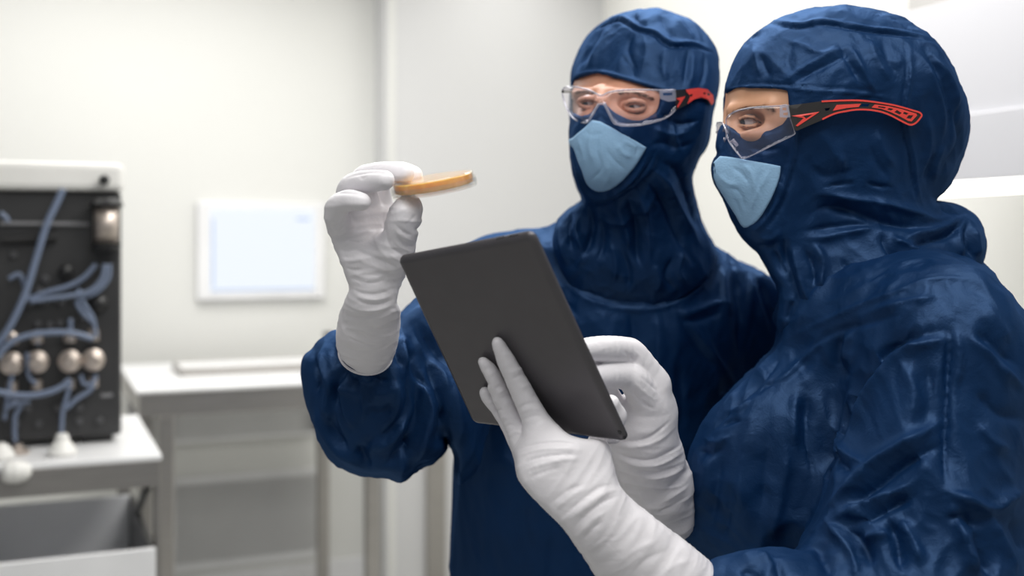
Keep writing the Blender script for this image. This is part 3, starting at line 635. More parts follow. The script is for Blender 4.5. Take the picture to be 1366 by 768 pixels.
CS_M = [  # coverall: chest, shoulders, raised sleeve
 (-2.0,3.5,[(905,412),(915,440),(935,470),(960,500)]), (2.2,3.5,[(915,412),(925,436),(950,470),(985,520)]), (2.2,4,[(900,415),(918,418),(955,405),(975,405)]), (-1.8,4,[(905,425),(930,428),(965,415)]),
 (-3,6,[(975,352),(982,385),(988,430),(986,480)]), (2.5,6,[(962,352),(968,390),(972,430)]), (2.5,6,[(1000,365),(1010,400),(1025,450)]), (-2.5,5,[(1010,370),(1022,405),(1036,440)]), (-2.5,6,[(840,412),(845,450),(838,500)]), (2.0,7,[(875,412),(878,460),(872,510)]),
 (2,6,[(935,430),(950,470),(958,530)]), (-2,6,[(900,470),(910,530),(905,600)]), (-2,4,[(745,380),(752,400),(770,420)]), (2,5,[(690,320),(720,330),(745,345)]), (-2,5,[(700,340),(728,360),(740,385)]), (1.5,6,[(640,335),(680,330),(715,318)]),
 (1.6,2.2,[(740,352),(757,380),(788,401),(840,413),(888,409),(925,390),(952,364)]), (1.6,3,[(952,340),(942,372),(918,398),(905,412)]), (1.2,7,[(640,620),(650,690),(645,768)]), (-1.5,8,[(690,600),(700,680),(690,768)]),(-1.2,8,[(740,700),(735,768),(730,800)]),
 (-4.5,9,[(598,590),(592,545),(578,495),(562,455),(552,430)]), (3,9,[(610,600),(612,560),(600,500)]),
 # sleeve
 (-4,5,[(448,446),(446,470),(455,500),(450,530),(460,560)]), (4,6,[(434,455),(430,485),(440,515),(436,545),(444,575)]), (-3.5,4,[(420,475),(424,505),(420,530)]), (3,5,[(462,490),(458,520),(462,550),(478,575)]),
 (2.2,3,[(452,487),(455,515),(452,540),(458,572),(470,576)]), (2.2,3,[(476,488),(484,515),(486,545),(482,566)]), (-3,4,[(455,490),(468,510),(484,508)]), (2.5,5,[(450,512),(465,520),(485,530)]),
 (-4,7,[(545,478),(546,520),(538,555),(508,580),(478,600)]), (4,7,[(528,500),(530,530),(522,560),(500,590),(490,610)]), (-5,8,[(556,500),(560,545),(545,590),(535,625)]), (4.5,7,[(566,510),(574,550),(566,590),(552,620)]), (-4,7,[(590,540),(592,570),(578,600)]),
 (-3.5,6,[(476,594),(486,612),(490,628)]), (3.5,6,[(498,600),(520,590),(545,560)]), (-3.5,6,[(510,620),(530,606),(550,580)]), (3,5,[(534,636),(536,615),(530,600)]), (3,5,[(420,540),(430,570),(450,600),(475,622)]), (-3,5,[(435,550),(445,575),(465,600)]),
 (-3.5,5,[(538,460),(550,475),(560,500),(580,520)]), (3.5,5,[(550,440),(566,470),(590,500),(600,530)]), (-3.5,5,[(560,430),(576,455),(600,490)]), (3,5,[(540,445),(538,465),(548,490)]), (-3,4,[(532,450),(530,470),(538,492)]),
 (-3,4,[(470,478),(476,492),(474,505)]), (3,4,[(484,482),(488,500),(500,510)]), (-2.5,4,[(500,484),(505,500),(520,508)]), (2.5,6,[(488,520),(510,525),(535,512)]), (-2.5,6,[(486,545),(510,550),(530,535)]), (3,6,[(598,440),(612,480),(625,530)]), (-3,6,[(610,440),(625,490),(640,560)]),
]
person_m = empty('person', (P(800,600,1.71)[0], 1.72, 0.0), 'person in a navy hooded cleanroom suit raising a dish in one white glove', 'person', None)
def clothify(V, Q, S, amp=0.0016, sc=(7, 7, 4), seed=0.0, it=1, g=1.0):
    S = [(h*g, w_, p_) for h, w_, p_ in S]
    N = vnormals(V, Q)
    wv = V*5.0+seed; warp = np.stack([perlin(wv), perlin(wv+17.3), perlin(wv+41.7)], 1)*0.09
    q = (V+warp)*np.array(sc)
    H = (ridged(q+seed)-0.45)*amp + (ridged(q*2.1+9.1+seed)-0.45)*amp*0.5 + (ridged(q*4.6+3.3+seed)-0.45)*amp*0.22
    V = V+N*H[:, None]; V = strokes(V, vnormals(V, Q), S)
    return relax(V, Q, it, 0.2) if it else V
V, Q = mesh_field(hood_m_f, *axes((0.05,1.44,1.27), (0.33,1.86,1.78), 0.0024))
V = clothify(V, Q, HS_M, 0.0028, (14,14,9), 1.0, 1, 2.7)
hood_m = mesh_np('hood', V, Q, M['cloth'], person_m)
def mask_m_f(p): return smax(smax(smax(hoodbase_m(p), hoodsil_m(p), 0.012)-0.0028, msk_m(p)+0.0, 0.0025), np.maximum(p[:, 1]-1.57, -(hoodbase_m(p)+0.006)), 0.002)
V, Q = mesh_field(mask_m_f, *axes((0.07,1.38,1.48), (0.22,1.60,1.62), 0.0016))
V = strokes(V, vnormals(V, Q), [(-1.1,3,[(808,196),(814,207),(826,220),(836,228)]), (1.8,4,[(820,190),(832,205),(845,210)]), (-1.4,2.5,[(800,178),(796,200),(802,225),(786,243)]), (1.8,4,[(790,170),(786,195),(793,220)]),
    (1.2,3,[(770,182),(776,200),(782,225)]), (-0.7,2.5,[(765,196),(774,205),(772,215)]), (1.2,3,[(828,185),(840,192),(856,197)]), (-1.2,2,[(836,184),(850,196),(846,212)]), (1.3,4,[(806,215),(812,235),(804,250)]), (-1.0,3,[(779,174),(790,180),(806,176)])])
V = relax(V, Q, 1, 0.3)
mk = mesh_np('mask_panel', V, Q, M['mask'], hood_m); mk['label'] = 'light blue fabric mask panel'
zz = np.r_[np.arange(-0.02, 0.85, 0.02), np.arange(0.85, 1.25, 0.0045), np.arange(1.25, 1.47, 0.0029)]
V, Q = mesh_field(cover_m_f, np.r_[np.arange(-0.30,0.42,0.0031), np.arange(0.42,0.56,0.006)], np.r_[np.arange(1.26,1.74,0.0036), np.arange(1.74,1.96,0.008)], zz)
V = clothify(V, Q, CS_M, 0.0065, (9,9,4.5), 3.0, 1, 2.6)
mesh_np('coverall', V, Q, M['cloth'], person_m)
for sx in (-0.03, 0.27):
    bm = bmesh.new()
    tube(bm, [(sx, 1.80, 0.047), (sx, 1.76, 0.05), (sx, 1.66, 0.045), (sx, 1.56, 0.035), (sx, 1.53, 0.03)], [0.035, 0.045, 0.044, 0.034, 0.015], 14)
    bm_obj('shoe', bm, M['white'], person_m, smooth=True)

# ---- the body inside: head with the visible eye region, neck, trunk, arms, hands and legs in one surface
def pt(px, py, dd=0.0, base=None): return P(px, py, surfD(base, px, py)+dd)
eM = [pt(784.5,137.5,0.0165,head_m), pt(846,141.5,0.0175,head_m)]
brow_m = union([rc(pt(768,126,0.008,head_m), pt(794,124,0.006,head_m), 0.0075, 0.008), rc(pt(815,125,0.005,head_m), pt(868,131,0.012,head_m), 0.009, 0.007)], 0.01)
nose_m = union([rc(pt(804,120,0.006,head_m), pt(802,137,0.004,head_m), 0.0070, 0.0075)], 0.01)
face_sil = sil([(775,60),(762,98),(761.5,118),(763,130),(762.5,145),(765,165),(775,235),(800,262),(880,250),(930,180),(940,80),(900,25),(830,30)], 3)
sockets_m = [ell(c, (0.019,0.016,0.0125)) for c in eM]; sockets_m = union([ell(eM[0]-np.array([0,0.010,0]), (0.017,0.012,0.0105)), ell(eM[1]-np.array([0,0.010,0]), (0.020,0.012,0.0115))], 0.004)
def lids(c, r, rr, tilt=0.0):   # upper and lower lid rolls around an eyeball
    f = []
    for s, h, th in ((1, 0.36, 0.0036), (-1, 0.62, 0.0026)):
        pts = [c+np.array([math.cos(a)*r*1.10, -math.sqrt(max(0, 1-0.75*math.cos(a)**2))*r*0.96, s*math.sin(a)*r*h*(1 if s > 0 else 0.9)+0.0006*s+tilt*math.cos(a)]) for a in np.linspace(0.12, math.pi-0.12, 8)]
        f += [rc(a, b, th*rr, th*rr) for a, b in zip(pts, pts[1:])]
    return union(f, 0.0015)
lid_m = union([lids(eM[0], 0.0115, 1.0), lids(eM[1], 0.0115, 1.1)], 0.002)
limbs_m = union([rc(P(665,385,1.68), P(530,575,1.47), 0.05, 0.036), rc(P(530,575,1.47), P(490,480,1.362), 0.034, 0.018), rc(P(490,480,1.362), P(494,430,1.285), 0.018, 0.022), rc(P(496,400,1.25), P(490,330,1.23), 0.022, 0.018)], 0.03)
def body_m_f(p):
    h = smax(head_m(p)+0.0045+np.clip((opn_m(p)-0.004)*0.6, 0, 0.009), face_sil(p)+0.001, 0.008)
    h = smin(h, smax(brow_m(p), face_sil(p), 0.004), 0.010); h = smax(h, -sockets_m(p), 0.008); h = smin(h, lid_m(p), 0.003); h = smin(h, smax(nose_m(p), face_sil(p), 0.004), 0.012)
    d = smin(h, rc(P(858,235,1.63), P(846,360,1.70), 0.058, 0.062)(p), 0.03)
    t = smax(torso_m(p)+0.022, bodysil_m(p)+0.02, 0.03)
    return smin(smin(d, t, 0.05), limbs_m(p), 0.03)
Xs = np.r_[np.arange(-0.26,0.07,0.012), np.arange(0.07,0.225,0.0013), np.arange(0.225,0.56,0.012)]
Ys = np.r_[np.arange(1.18,1.44,0.012), np.arange(1.44,1.58,0.0014), np.arange(1.58,1.96,0.012)]
Zs = np.r_[np.arange(-0.02,1.58,0.015), np.arange(1.58,1.67,0.0013), np.arange(1.67,1.80,0.01)]
V, Q = mesh_field(body_m_f, Xs, Ys, Zs, 1)
mesh_np('body', V, Q, M['skin_m'], person_m)
def eye(c, r, look, parent, name='eye'):
    bm = bmesh.new(); look = Vector(look).normalized(); x = Vector((0, 0, 1)).cross(look).normalized(); y = look.cross(x)
    prof = [(math.sin(a)*r, math.cos(a)*r) for a in np.linspace(0, math.pi, 22)]; prof[0] = (0, r); prof[-1] = (0, -r)
    lathe(bm, prof, c, tuple(look), 24)
    for f in bm.faces:
        if (f.calc_center_median()-Vector(tuple(c))).normalized().dot(look) > 0.86: f.material_index = 1
    return bm_obj(name, bm, M['white_eye'], parent, smooth=True, mats=[M['iris']])
look_m = P(578,245,1.19)-eM[1]
for c in eM: eye(c+np.array([0,0.0005,0]), 0.0112, look_m, person_m)
def hairs(name, path, wpx, base, mat, parent, nh=130, ln=6, seed=1, lift=0.0):
    """short brow or lash hairs growing off a face along a path given in px"""
    rnd = random.Random(seed); q = crom(path, 12); bm = bmesh.new()
    for _ in range(nh):
        i = rnd.random()*(len(q)-1); k = int(i); c = q[k]+(q[min(k+1, len(q)-1)]-q[k])*(i-k); d = q[min(k+1, len(q)-1)]-q[max(k-1, 0)]; d = d/np.linalg.norm(d)
        nrm = np.array([-d[1], d[0]]); a = c+nrm*rnd.uniform(-1, 1)*wpx; b = a+(d*rnd.uniform(.6, 1)+nrm*rnd.uniform(-.35, .35))*ln
        Da, Db = surfD(base, *a), surfD(base, *b)
        if Da is None or Db is None: continue
        p0, p1 = P(*a, Da+0.0005), P(*b, Db-0.0010-lift); pm = (p0+p1)/2+np.array([0, -0.0006, 0])
        tube(bm, [p0, pm, p1], [0.00026, 0.0002, 0.00005], 4)
    return bm_obj(name, bm, mat, parent, smooth=True)
hairs('eyebrow', [(766,125.5),(776,122.5),(792,124)], 1.5, body_m_f, M['hair'], person_m, 150, 6, 1)
hairs('eyebrow', [(822,125),(842,123.5),(858,127),(868,131)], 1.7, body_m_f, M['hair'], person_m, 190, 7, 2)
hairs('eyelashes', [(774,136),(784,133.5),(795,136)], 0.5, body_m_f, M['hair'], person_m, 60, 3.0, 3, 0.002)
hairs('eyelashes', [(834,140),(846,136.5),(859,140)], 0.5, body_m_f, M['hair'], person_m, 60, 3.0, 4, 0.002)

# ---- right glove: raised, palm to the lens, pinching the dish
gm = union([union(pchain([(499,392,1.240,30),(476,345,1.222,27),(456,308,1.212,17)]), .01), union(pchain([(499,392,1.242,30),(484,340,1.226,26),(472,292,1.222,17)]), .01),
            union(pchain([(500,390,1.244,30),(500,335,1.238,25),(496,288,1.238,17)]), .01), union(pchain([(502,390,1.244,30),(515,335,1.245,22),(513,288,1.250,17)]), .01)], 0.014)
thumb_m = union(pchain([(505,378,1.232,27),(528,335,1.208,25),(537,302,1.190,19.5),(541,285,1.183,17.5),(547,274,1.186,15)]), 0.012)
fing_m = [union(pchain(crom(c, 4)), 0.001) for c in (
    [(455,305,1.206,16.5),(449,286,1.188,16),(452,274,1.176,15.3),(464,267.5,1.166,14),(474,267.5,1.160,12.8),(483,269,1.157,11.3)],
    [(470,295,1.222,16),(466,262,1.206,17.5),(470,250,1.194,17.3),(482,244,1.180,15.8),(497,241.5,1.167,14.6),(513,240.5,1.156,13.2)],
    [(494,290,1.238,16),(484,244,1.226,17),(497,233,1.214,15),(520,229.5,1.196,13.5),(541,232,1.180,12)],
    [(512,290,1.252,16),(503,243,1.252,16),(518,231,1.244,14),(536,229,1.228,13),(552,233.5,1.212,11.8)])]
hsil_m = sil([(555,304),(557.5,310),(554,329),(551,342),(544,360),(533,380),(529,392),(527,404),(531,409),(532.5,424),(529.5,452),(521,480),(493,500),(463,484),(452,466),(450,452),(452,432),(456.5,412),(466,392),(467.5,380),(457,353),(450.5,337),(442,319),(438,306),(425,290),(420,200),(600,200),(580,285)], 2)
fore_m = union(pchain([(500,385,1.238,31.5),(497,402,1.252,32.5),(493,430,1.278,40.5),(488,455,1.305,40),(486,466,1.315,38)]), 0.02)
def glove_m_f(p):
    d = smin(gm(p), thumb_m(p), 0.016); d = smax(smin(d, fore_m(p), 0.02), hsil_m(p)-0.001, 0.005)
    k = fing_m[0](p)
    for f in fing_m[1:]: k = smin(k, f(p), 0.0022)
    return np.maximum(smin(d, k, 0.007), -(P(486,478,1.33)[2]-p[:, 2]) * -1) if False else smin(d, k, 0.005)
cuff_c = P(486,472,1.315)
def glove_m_c(p):
    ax = P(494,425,1.275)-cuff_c; ax = ax/np.linalg.norm(ax)
    return smax(glove_m_f(p), -((p-cuff_c.astype(np.float32))@ax.astype(np.float32)), 0.003)
GS_M = [ (-2.2,1.8,[(462,238),(478,232),(500,229),(520,231.5),(528,237)]), (-1.6,1.6,[(446,258),(462,257),(480,259)]), (-1.2,1.4,[(540,217),(553,223),(563,230)]), (-1.2,2.2,[(462,322),(485,322),(500,312),(507,300)]), (1.0,2.5,[(455,316),(480,312),(500,300)]), (-1.6,2.5,[(512,280),(513,300),(517,322),(524,335)]), (-1.4,3,[(470,330),(490,340),(515,350),(535,362)]), (1.2,4,[(470,340),(492,352),(520,362)]),
 (-1.2,1.8,[(552,315),(540,310),(528,300)]), (1.1,1.8,[(554,322),(540,317),(526,306)]), (-1.2,1.8,[(553,329),(540,324),(527,313)]), (1.1,2,[(551,337),(538,331),(524,320)]), (-1.2,2,[(549,345),(535,339),(521,328)]), (1.0,2,[(546,353),(532,347),(518,338)]),
 (-1.0,1.6,[(437,297),(445,300),(455,296),(458,288)]), (1.0,1.6,[(440,304),(450,307),(462,300)]), (-1.0,1.6,[(443,312),(452,315),(464,309)]), (1.0,2,[(446,322),(458,325),(470,320)]),(-1.0,2,[(449,331),(462,335),(478,332)]), (1,2,[(453,343),(466,348),(482,347)]), (-1,2,[(458,355),(470,360),(486,359)]),
 (-1.0,2,[(468,370),(482,376),(500,377),(520,370)]), (1.0,2.2,[(466,362),(482,369),(502,370),(524,362)]), (-1.3,2,[(468,384),(484,391),(504,392),(526,384)]), (1.3,2.2,[(470,391),(486,398),(506,399),(528,391)]), (-1.5,2.4,[(472,398),(488,405),(508,405),(529,398)]), (1.6,3,[(462,406),(480,413),(504,413),(528,404)]),
 (-1.4,2.4,[(460,420),(478,424),(500,420),(530,410)]), (1.4,3,[(500,426),(515,420),(532,412)]), (-1.4,2.5,[(486,432),(505,440),(524,436)]), (1.2,3,[(480,440),(500,449),(525,446)]), (-1.2,2,[(458,440),(470,452),(490,460),(515,460)]), (1.2,3,[(455,430),(462,446),(480,454)]), (-1.0,2,[(455,458),(475,468),(505,466),(524,455)]),
 (-1.0,1.4,[(478,234),(484,238),(490,233)]), (-0.8,1.3,[(541,300),(550,292),(556,284)]), (1.0,4,[(498,306),(505,330),(520,345)])]
V, Q = mesh_field(glove_m_c, *axes((-0.205,1.10,1.25), (-0.085,1.37,1.515), 0.0017))
N = vnormals(V, Q); V = V+N*(ridged((V+perlin(V*16)[:, None]*0.012)*np.array([14,14,85])+2)*0.0011*np.clip((1.478-V[:, 2])/0.03, 0.1, 1))[:, None]; V = strokes(V, vnormals(V, Q), GS_M)
bvis = V
gl = mesh_np('glove', V, Q, M['glove'], person_m); gl['label'] = 'white nitrile glove pulled over the sleeve cuff'
bm = bmesh.new(); ax = (P(494,425,1.275)-cuff_c); axv = Vector(tuple(ax)).normalized(); a0 = Vector((1,0,0)); xx = (a0-axv*a0.dot(axv)).normalized(); yy = axv.cross(xx)
R0 = 35.0*1.315/F
ring = [Vector(tuple(P(487.6,472,1.315)))+(xx*math.cos(t)+yy*math.sin(t))*R0 for t in np.linspace(0, 2*math.pi, 41)]
tube(bm, ring, 0.0017, 8, False); bm_obj('cuff_rim', bm, M['glove'], gl, smooth=True)

# ---- petri dish
DC = P(578.5,245.5,1.196)
t = empty('petri_dish', DC, 'round clear petri dish of amber agar pinched between the gloved fingers of the raised hand', 'petri dish')
nrm = Vector((-0.165, -0.165, 1)).normalized()
view = Vector(tuple(DC-np.array([0,0,CZ]))).normalized()
RD = 0.0465
bm = bmesh.new(); lathe(bm, [(0,0.0),(RD-.001,0.0),(RD,0.001),(RD,0.0095),(RD-.0013,0.0095),(RD-.0013,0.0015),(0,0.0015)], Vector(tuple(DC))-nrm*0.0075, tuple(nrm), 96); bm_obj('dish_lid', bm, M['dish'], t, smooth=False)
bm = bmesh.new(); lathe(bm, [(0,0.0),(RD-.0035,0.0),(RD-.0025,0.0012),(RD-.0025,0.0140),(RD-.0038,0.0140),(RD-.0038,0.0015),(0,0.0015)], Vector(tuple(DC))+nrm*0.0085, tuple(-nrm), 96); bm_obj('dish_base', bm, M['dish'], t, smooth=False)
bm = bmesh.new(); lathe(bm, [(0,0.0),(RD-.005,0.0),(RD-.0042,0.0008),(RD-.0042,0.0100),(RD-.0055,0.0107),(0,0.0105)], Vector(tuple(DC))+nrm*0.0068, tuple(-nrm), 96); bm_obj('agar', bm, M['agar'], t, smooth=False)
# ================================================================== THE PERSON ON THE RIGHT (with the tablet)
HOOD_W = [(965.5,130),(968,112),(974,92),(982,66),(994,42),(1012,26),(1040,15),(1075,9),(1110,7),(1150,9),(1185,17),(1216,32),(1246,55),(1266,84),(1283,118),(1291,152),(1290,186),(1284,212),(1272,238),(1259,254),(1249,262),(1247,269),(1256,271),(1276,273),(1292,280),(1303,288),(1309,300),(1312,314),(1314,330),(1312,346),(1306,358),(1302,360),
          (1262,356),(1230,362),(1199,374),(1165,386),(1130,400),(1100,413),(1078,424),(1056,436),(1044,446),(1039,432),(1040,412),(1040,395),(1037,378),(1028,364),(1021,350),(1013,337),(1000,326),(990,314),(984,303),(976,287),(970,272),(966,262),(958,250),(953,238),(951,226),(954,214),(958,205),(956,196),(959,180),(963,168),(964,150)]
OPENW = [(952,131),(966,129),(972,121.5),(985,119),(1013,118),(1035,119),(1051,121.5),(1052.5,140),(1050,156),(1044,166),(1031,174),(1012,181),(998,181),(986,178),(976,172),(968,167),(950,168)]
MASKW = [(960.5,208),(972,209),(985,211),(996,213.4),(1018,217),(1041.6,221.5),(1041,230),(1039.5,238),(1036.5,247),(1033,256),(1028,267),(1022,277.6),(1017,286),(1011,294),(1004,300),(997,303.5),(992,303.5),(988,300),(984,293),(978,283),(970,270),(965,262),(957,250),(952,238),(950,226),(952,216)]
head_w = union([ell(P(1132,118,1.40), (0.148,0.104,0.104)), ell(P(1180,165,1.41), (0.104,0.102,0.112)), ell(P(1060,150,1.385), (0.086,0.080,0.085)),
                ell(P(1050,215,1.385), (0.070,0.070,0.075)), ell(P(1020,275,1.38), (0.045,0.050,0.045)), rc(P(972,195,1.365), P(966,232,1.36), 0.014, 0.020), ell(P(1000,235,1.37), (0.045,0.048,0.045))], 0.045)
neck_w = union([rc(P(1120,255,1.41), P(1150,350,1.42), 0.092, 0.105), ell(P(1262,318,1.42), (0.052,0.075,0.045)), ell(P(1150,385,1.42), (0.125,0.125,0.06)), ell(P(1070,370,1.40), (0.055,0.065,0.075)), ell(P(1062,410,1.40), (0.035,0.05,0.045)), rc(P(1040,310,1.385), P(1075,400,1.39), 0.045, 0.05)], 0.05)
hoodbase_w = union([head_w, neck_w], 0.05)
hoodsil_w = sil(HOOD_W, 3); opn_w = sil(OPENW); msk_w = sil(MASKW)
def hood_w_f(p):
    d = smax(hoodbase_w(p), hoodsil_w(p), 0.010)
    cut = smax(opn_w(p), p[:, 1]-1.40, 0.01); deep = -(smax(hoodbase_w(p), hoodsil_w(p), 0.01)+0.026)
    return smax(d, -smax(cut, deep, 0.002), 0.0025)
torso_w = union([rc(P(1240,440,1.30), P(1130,425,1.56), 0.082, 0.080), ell(P(1150,400,1.42), (0.13,0.15,0.07)), ell(P(1090,560,1.43), (0.155,0.150,0.13)), ell(P(1120,760,1.43), (0.205,0.155,0.26)), ell(P(1040,640,1.42), (0.11,0.13,0.12)), ell(P(1000,620,1.42), (0.085,0.12,0.10)),
                 ell(P(1170,1000,1.44), (0.20,0.16,0.26)), rc(P(1160,1250,1.39), np.array([0.50,1.36,0.10]), 0.11, 0.075), rc(P(1180,1250,1.52), np.array([0.52,1.56,0.10]), 0.11, 0.075), ell(P(1300,520,1.42), (0.11,0.16,0.16))], 0.08)
arm_w = union([rc(P(1262,455,1.265), P(1215,790,1.20), 0.098, 0.112), rc(P(1215,800,1.20), P(1085,860,1.155), 0.105, 0.075), rc(P(1085,860,1.155), P(975,818,1.150), 0.075, 0.052), ell(P(1020,810,1.150), (0.052,0.052,0.048))], 0.035)
rarm_w = union([rc(P(1130,430,1.58), P(1010,690,1.60), 0.072, 0.060), rc(P(1010,690,1.60), P(905,705,1.385), 0.060, 0.040)], 0.04)
BODYS_W = [(1306,352),(1330,380),(1366,424),(1420,500),(1470,620),(1490,800),(1480,1100),(1440,1500),(1400,2200),(1420,2600),(1000,2600),(980,1500),(930,1100),(905,900),(893,800),(900,750),(908,700),(914,660),(919,630),(923,603),(930,588),(942,566),(956,548),(975,528),(995,507),(1015,485),(1030,468),(1038,452),(1041,436),(1038,420),(1060,380),(1150,340),(1250,330)]
bodysil_w = sil(BODYS_W, 3)
def cover_w_f(p):
    d = smin(torso_w(p), arm_w(p), 0.016); d = smax(d, bodysil_w(p), 0.014)
    return smin(d, smax(rarm_w(p), sil_r(p), 0.01), 0.02)
sil_r = sil([(893,690),(905,676),(925,640),(960,600),(1100,430),(1300,430),(1300,800),(1000,800),(900,760)])
def slv(p): return 0
HS_W = [
 (-2.6,1.6,[(1000,38),(1022,31),(1045,34),(1067,37),(1097,32),(1136,38),(1160,42),(1188,45),(1221,50),(1247,56)]), (2.2,2.5,[(1000,34),(1022,27),(1045,30),(1067,33),(1097,28),(1136,34),(1160,38),(1188,41),(1221,46),(1247,52)]),
 (1.3,1.6,[(967,126),(980,117),(1025,116),(1060,118),(1090,121),(1142,124),(1194,133)]), (-1.0,1.2,[(972,119),(985,112.5),(1025,111.5),(1090,116.5),(1142,119.5),(1200,127)]),
 (-1.8,1.6,[(1207,52),(1210,98),(1204,137),(1206,176),(1214,208),(1218,244),(1226,280)]), (1.8,2.6,[(1212,54),(1215,98),(1209,137),(1211,176),(1219,208),(1223,244),(1232,278)]),
 (2.4,4,[(1041,111),(1070,92),(1100,76),(1136,60)]), (-2.2,4,[(1050,116),(1080,98),(1108,84),(1140,66)]), (2.4,3.5,[(1130,56),(1146,84),(1160,110),(1170,127)]), (-2.2,4,[(1120,58),(1136,88),(1148,112)]), (2.0,4,[(1046,52),(1072,62),(1100,72),(1120,56)]), (-1.8,5,[(1012,70),(1020,90),(1030,105)]), (1.6,5,[(1004,60),(1010,85),(1016,105)]),
 (1.8,5,[(1160,50),(1170,80),(1190,110)]), (-1.6,5,[(1176,52),(1186,82),(1198,100)]), (-1.8,5,[(990,64),(1000,50),(1016,42)]), (-1.5,6,[(1060,50),(1050,80),(1062,100)]),
 (2.6,5,[(1220,66),(1238,90),(1249,116),(1258,150),(1256,190)]), (-2.8,5,[(1230,62),(1248,90),(1260,118),(1267,150),(1266,185)]), (2.6,4,[(1243,72),(1262,96),(1275,122),(1280,150)]), (-2.8,4,[(1288,125),(1277,156),(1281,190),(1262,222),(1250,240)]), (-2,4,[(1250,200),(1240,225),(1236,250)]), (2,5,[(1262,190),(1250,215),(1246,245)]), (2.5,5,[(1236,150),(1240,190),(1232,230)]),
 (2.0,2.5,[(1058,140),(1060,180),(1057,208),(1050,232),(1042,256),(1032,277),(1018,297),(1002,309),(990,308)]), (-2.0,1.8,[(1064,140),(1066,182),(1063,212),(1056,236),(1048,262),(1037,284),(1022,304),(1004,317)]), (-1.2,1.5,[(1052,182),(1051,205),(1046,222),(1040,246),(1032,266),(1020,286),(1006,303)]),
 (3.5,6,[(1077,268),(1095,258),(1130,264),(1174,271),(1217,282),(1249,293),(1276,282)]), (-5,7,[(1082,285),(1105,276),(1140,284),(1176,296),(1215,302),(1240,304)]), (3.0,4.5,[(1074,318),(1100,316),(1136,309),(1174,300)]), (-3,4,[(1072,308),(1100,304),(1136,300),(1180,302)]),
 (-3.5,4.5,[(1180,306),(1179,320),(1186,334),(1206,350)]), (4,5,[(1190,310),(1196,322),(1215,330),(1230,345)]), (3.5,6,[(1199,323),(1222,312),(1246,308),(1270,298),(1282,280)]), (-4,5,[(1210,330),(1240,322),(1268,312),(1288,290)]), (-3,5,[(1252,272),(1268,282),(1290,284)]),
 (-4,4,[(1292,292),(1290,310),(1292,326),(1301,350)]), (3.5,5,[(1280,300),(1279,322),(1284,345)]), (3,4,[(1300,300),(1303,320),(1307,345)]), (-4,5,[(1045,312),(1048,340),(1058,378),(1066,400),(1076,422)]), (3.5,5,[(1056,318),(1062,350),(1072,385),(1086,412)]), (-3,4,[(1030,330),(1040,352),(1050,372)]),
 (3.5,5,[(1083,320),(1098,350),(1096,376),(1108,392)]), (-3.5,5,[(1072,330),(1084,355),(1086,385)]), (-3,4,[(1100,388),(1140,380),(1170,374),(1194,366)]), (2.5,4,[(1105,382),(1142,374),(1175,366)]), (-2,3,[(1122,345),(1134,362),(1142,370)]), (2,2.5,[(1090,405),(1120,393),(1160,378),(1200,364),(1235,352),(1275,346),(1300,352)]),
 (-3,5,[(1060,400),(1052,415),(1050,430)]), (-2,2,[(1099,250),(1120,246),(1142,244)]), (-2.4,2,[(1155,243),(1170,248),(1190,249)]), (2,4,[(1120,200),(1124,225),(1120,245)]), (1.6,8,[(1090,170),(1110,200),(1130,230)]), (-2,8,[(1080,215),(1100,235),(1140,225)]), (2,6,[(1170,170),(1178,200),(1196,225)]), (-2,6,[(1160,190),(1172,220),(1190,240)]), (-2,5,[(1008,328),(1026,330),(1040,322)]),(1.6,4,[(1012,318),(1030,318),(1042,306)]),
 (-1.6,3,[(1000,196),(1020,200),(1044,196)]),
]
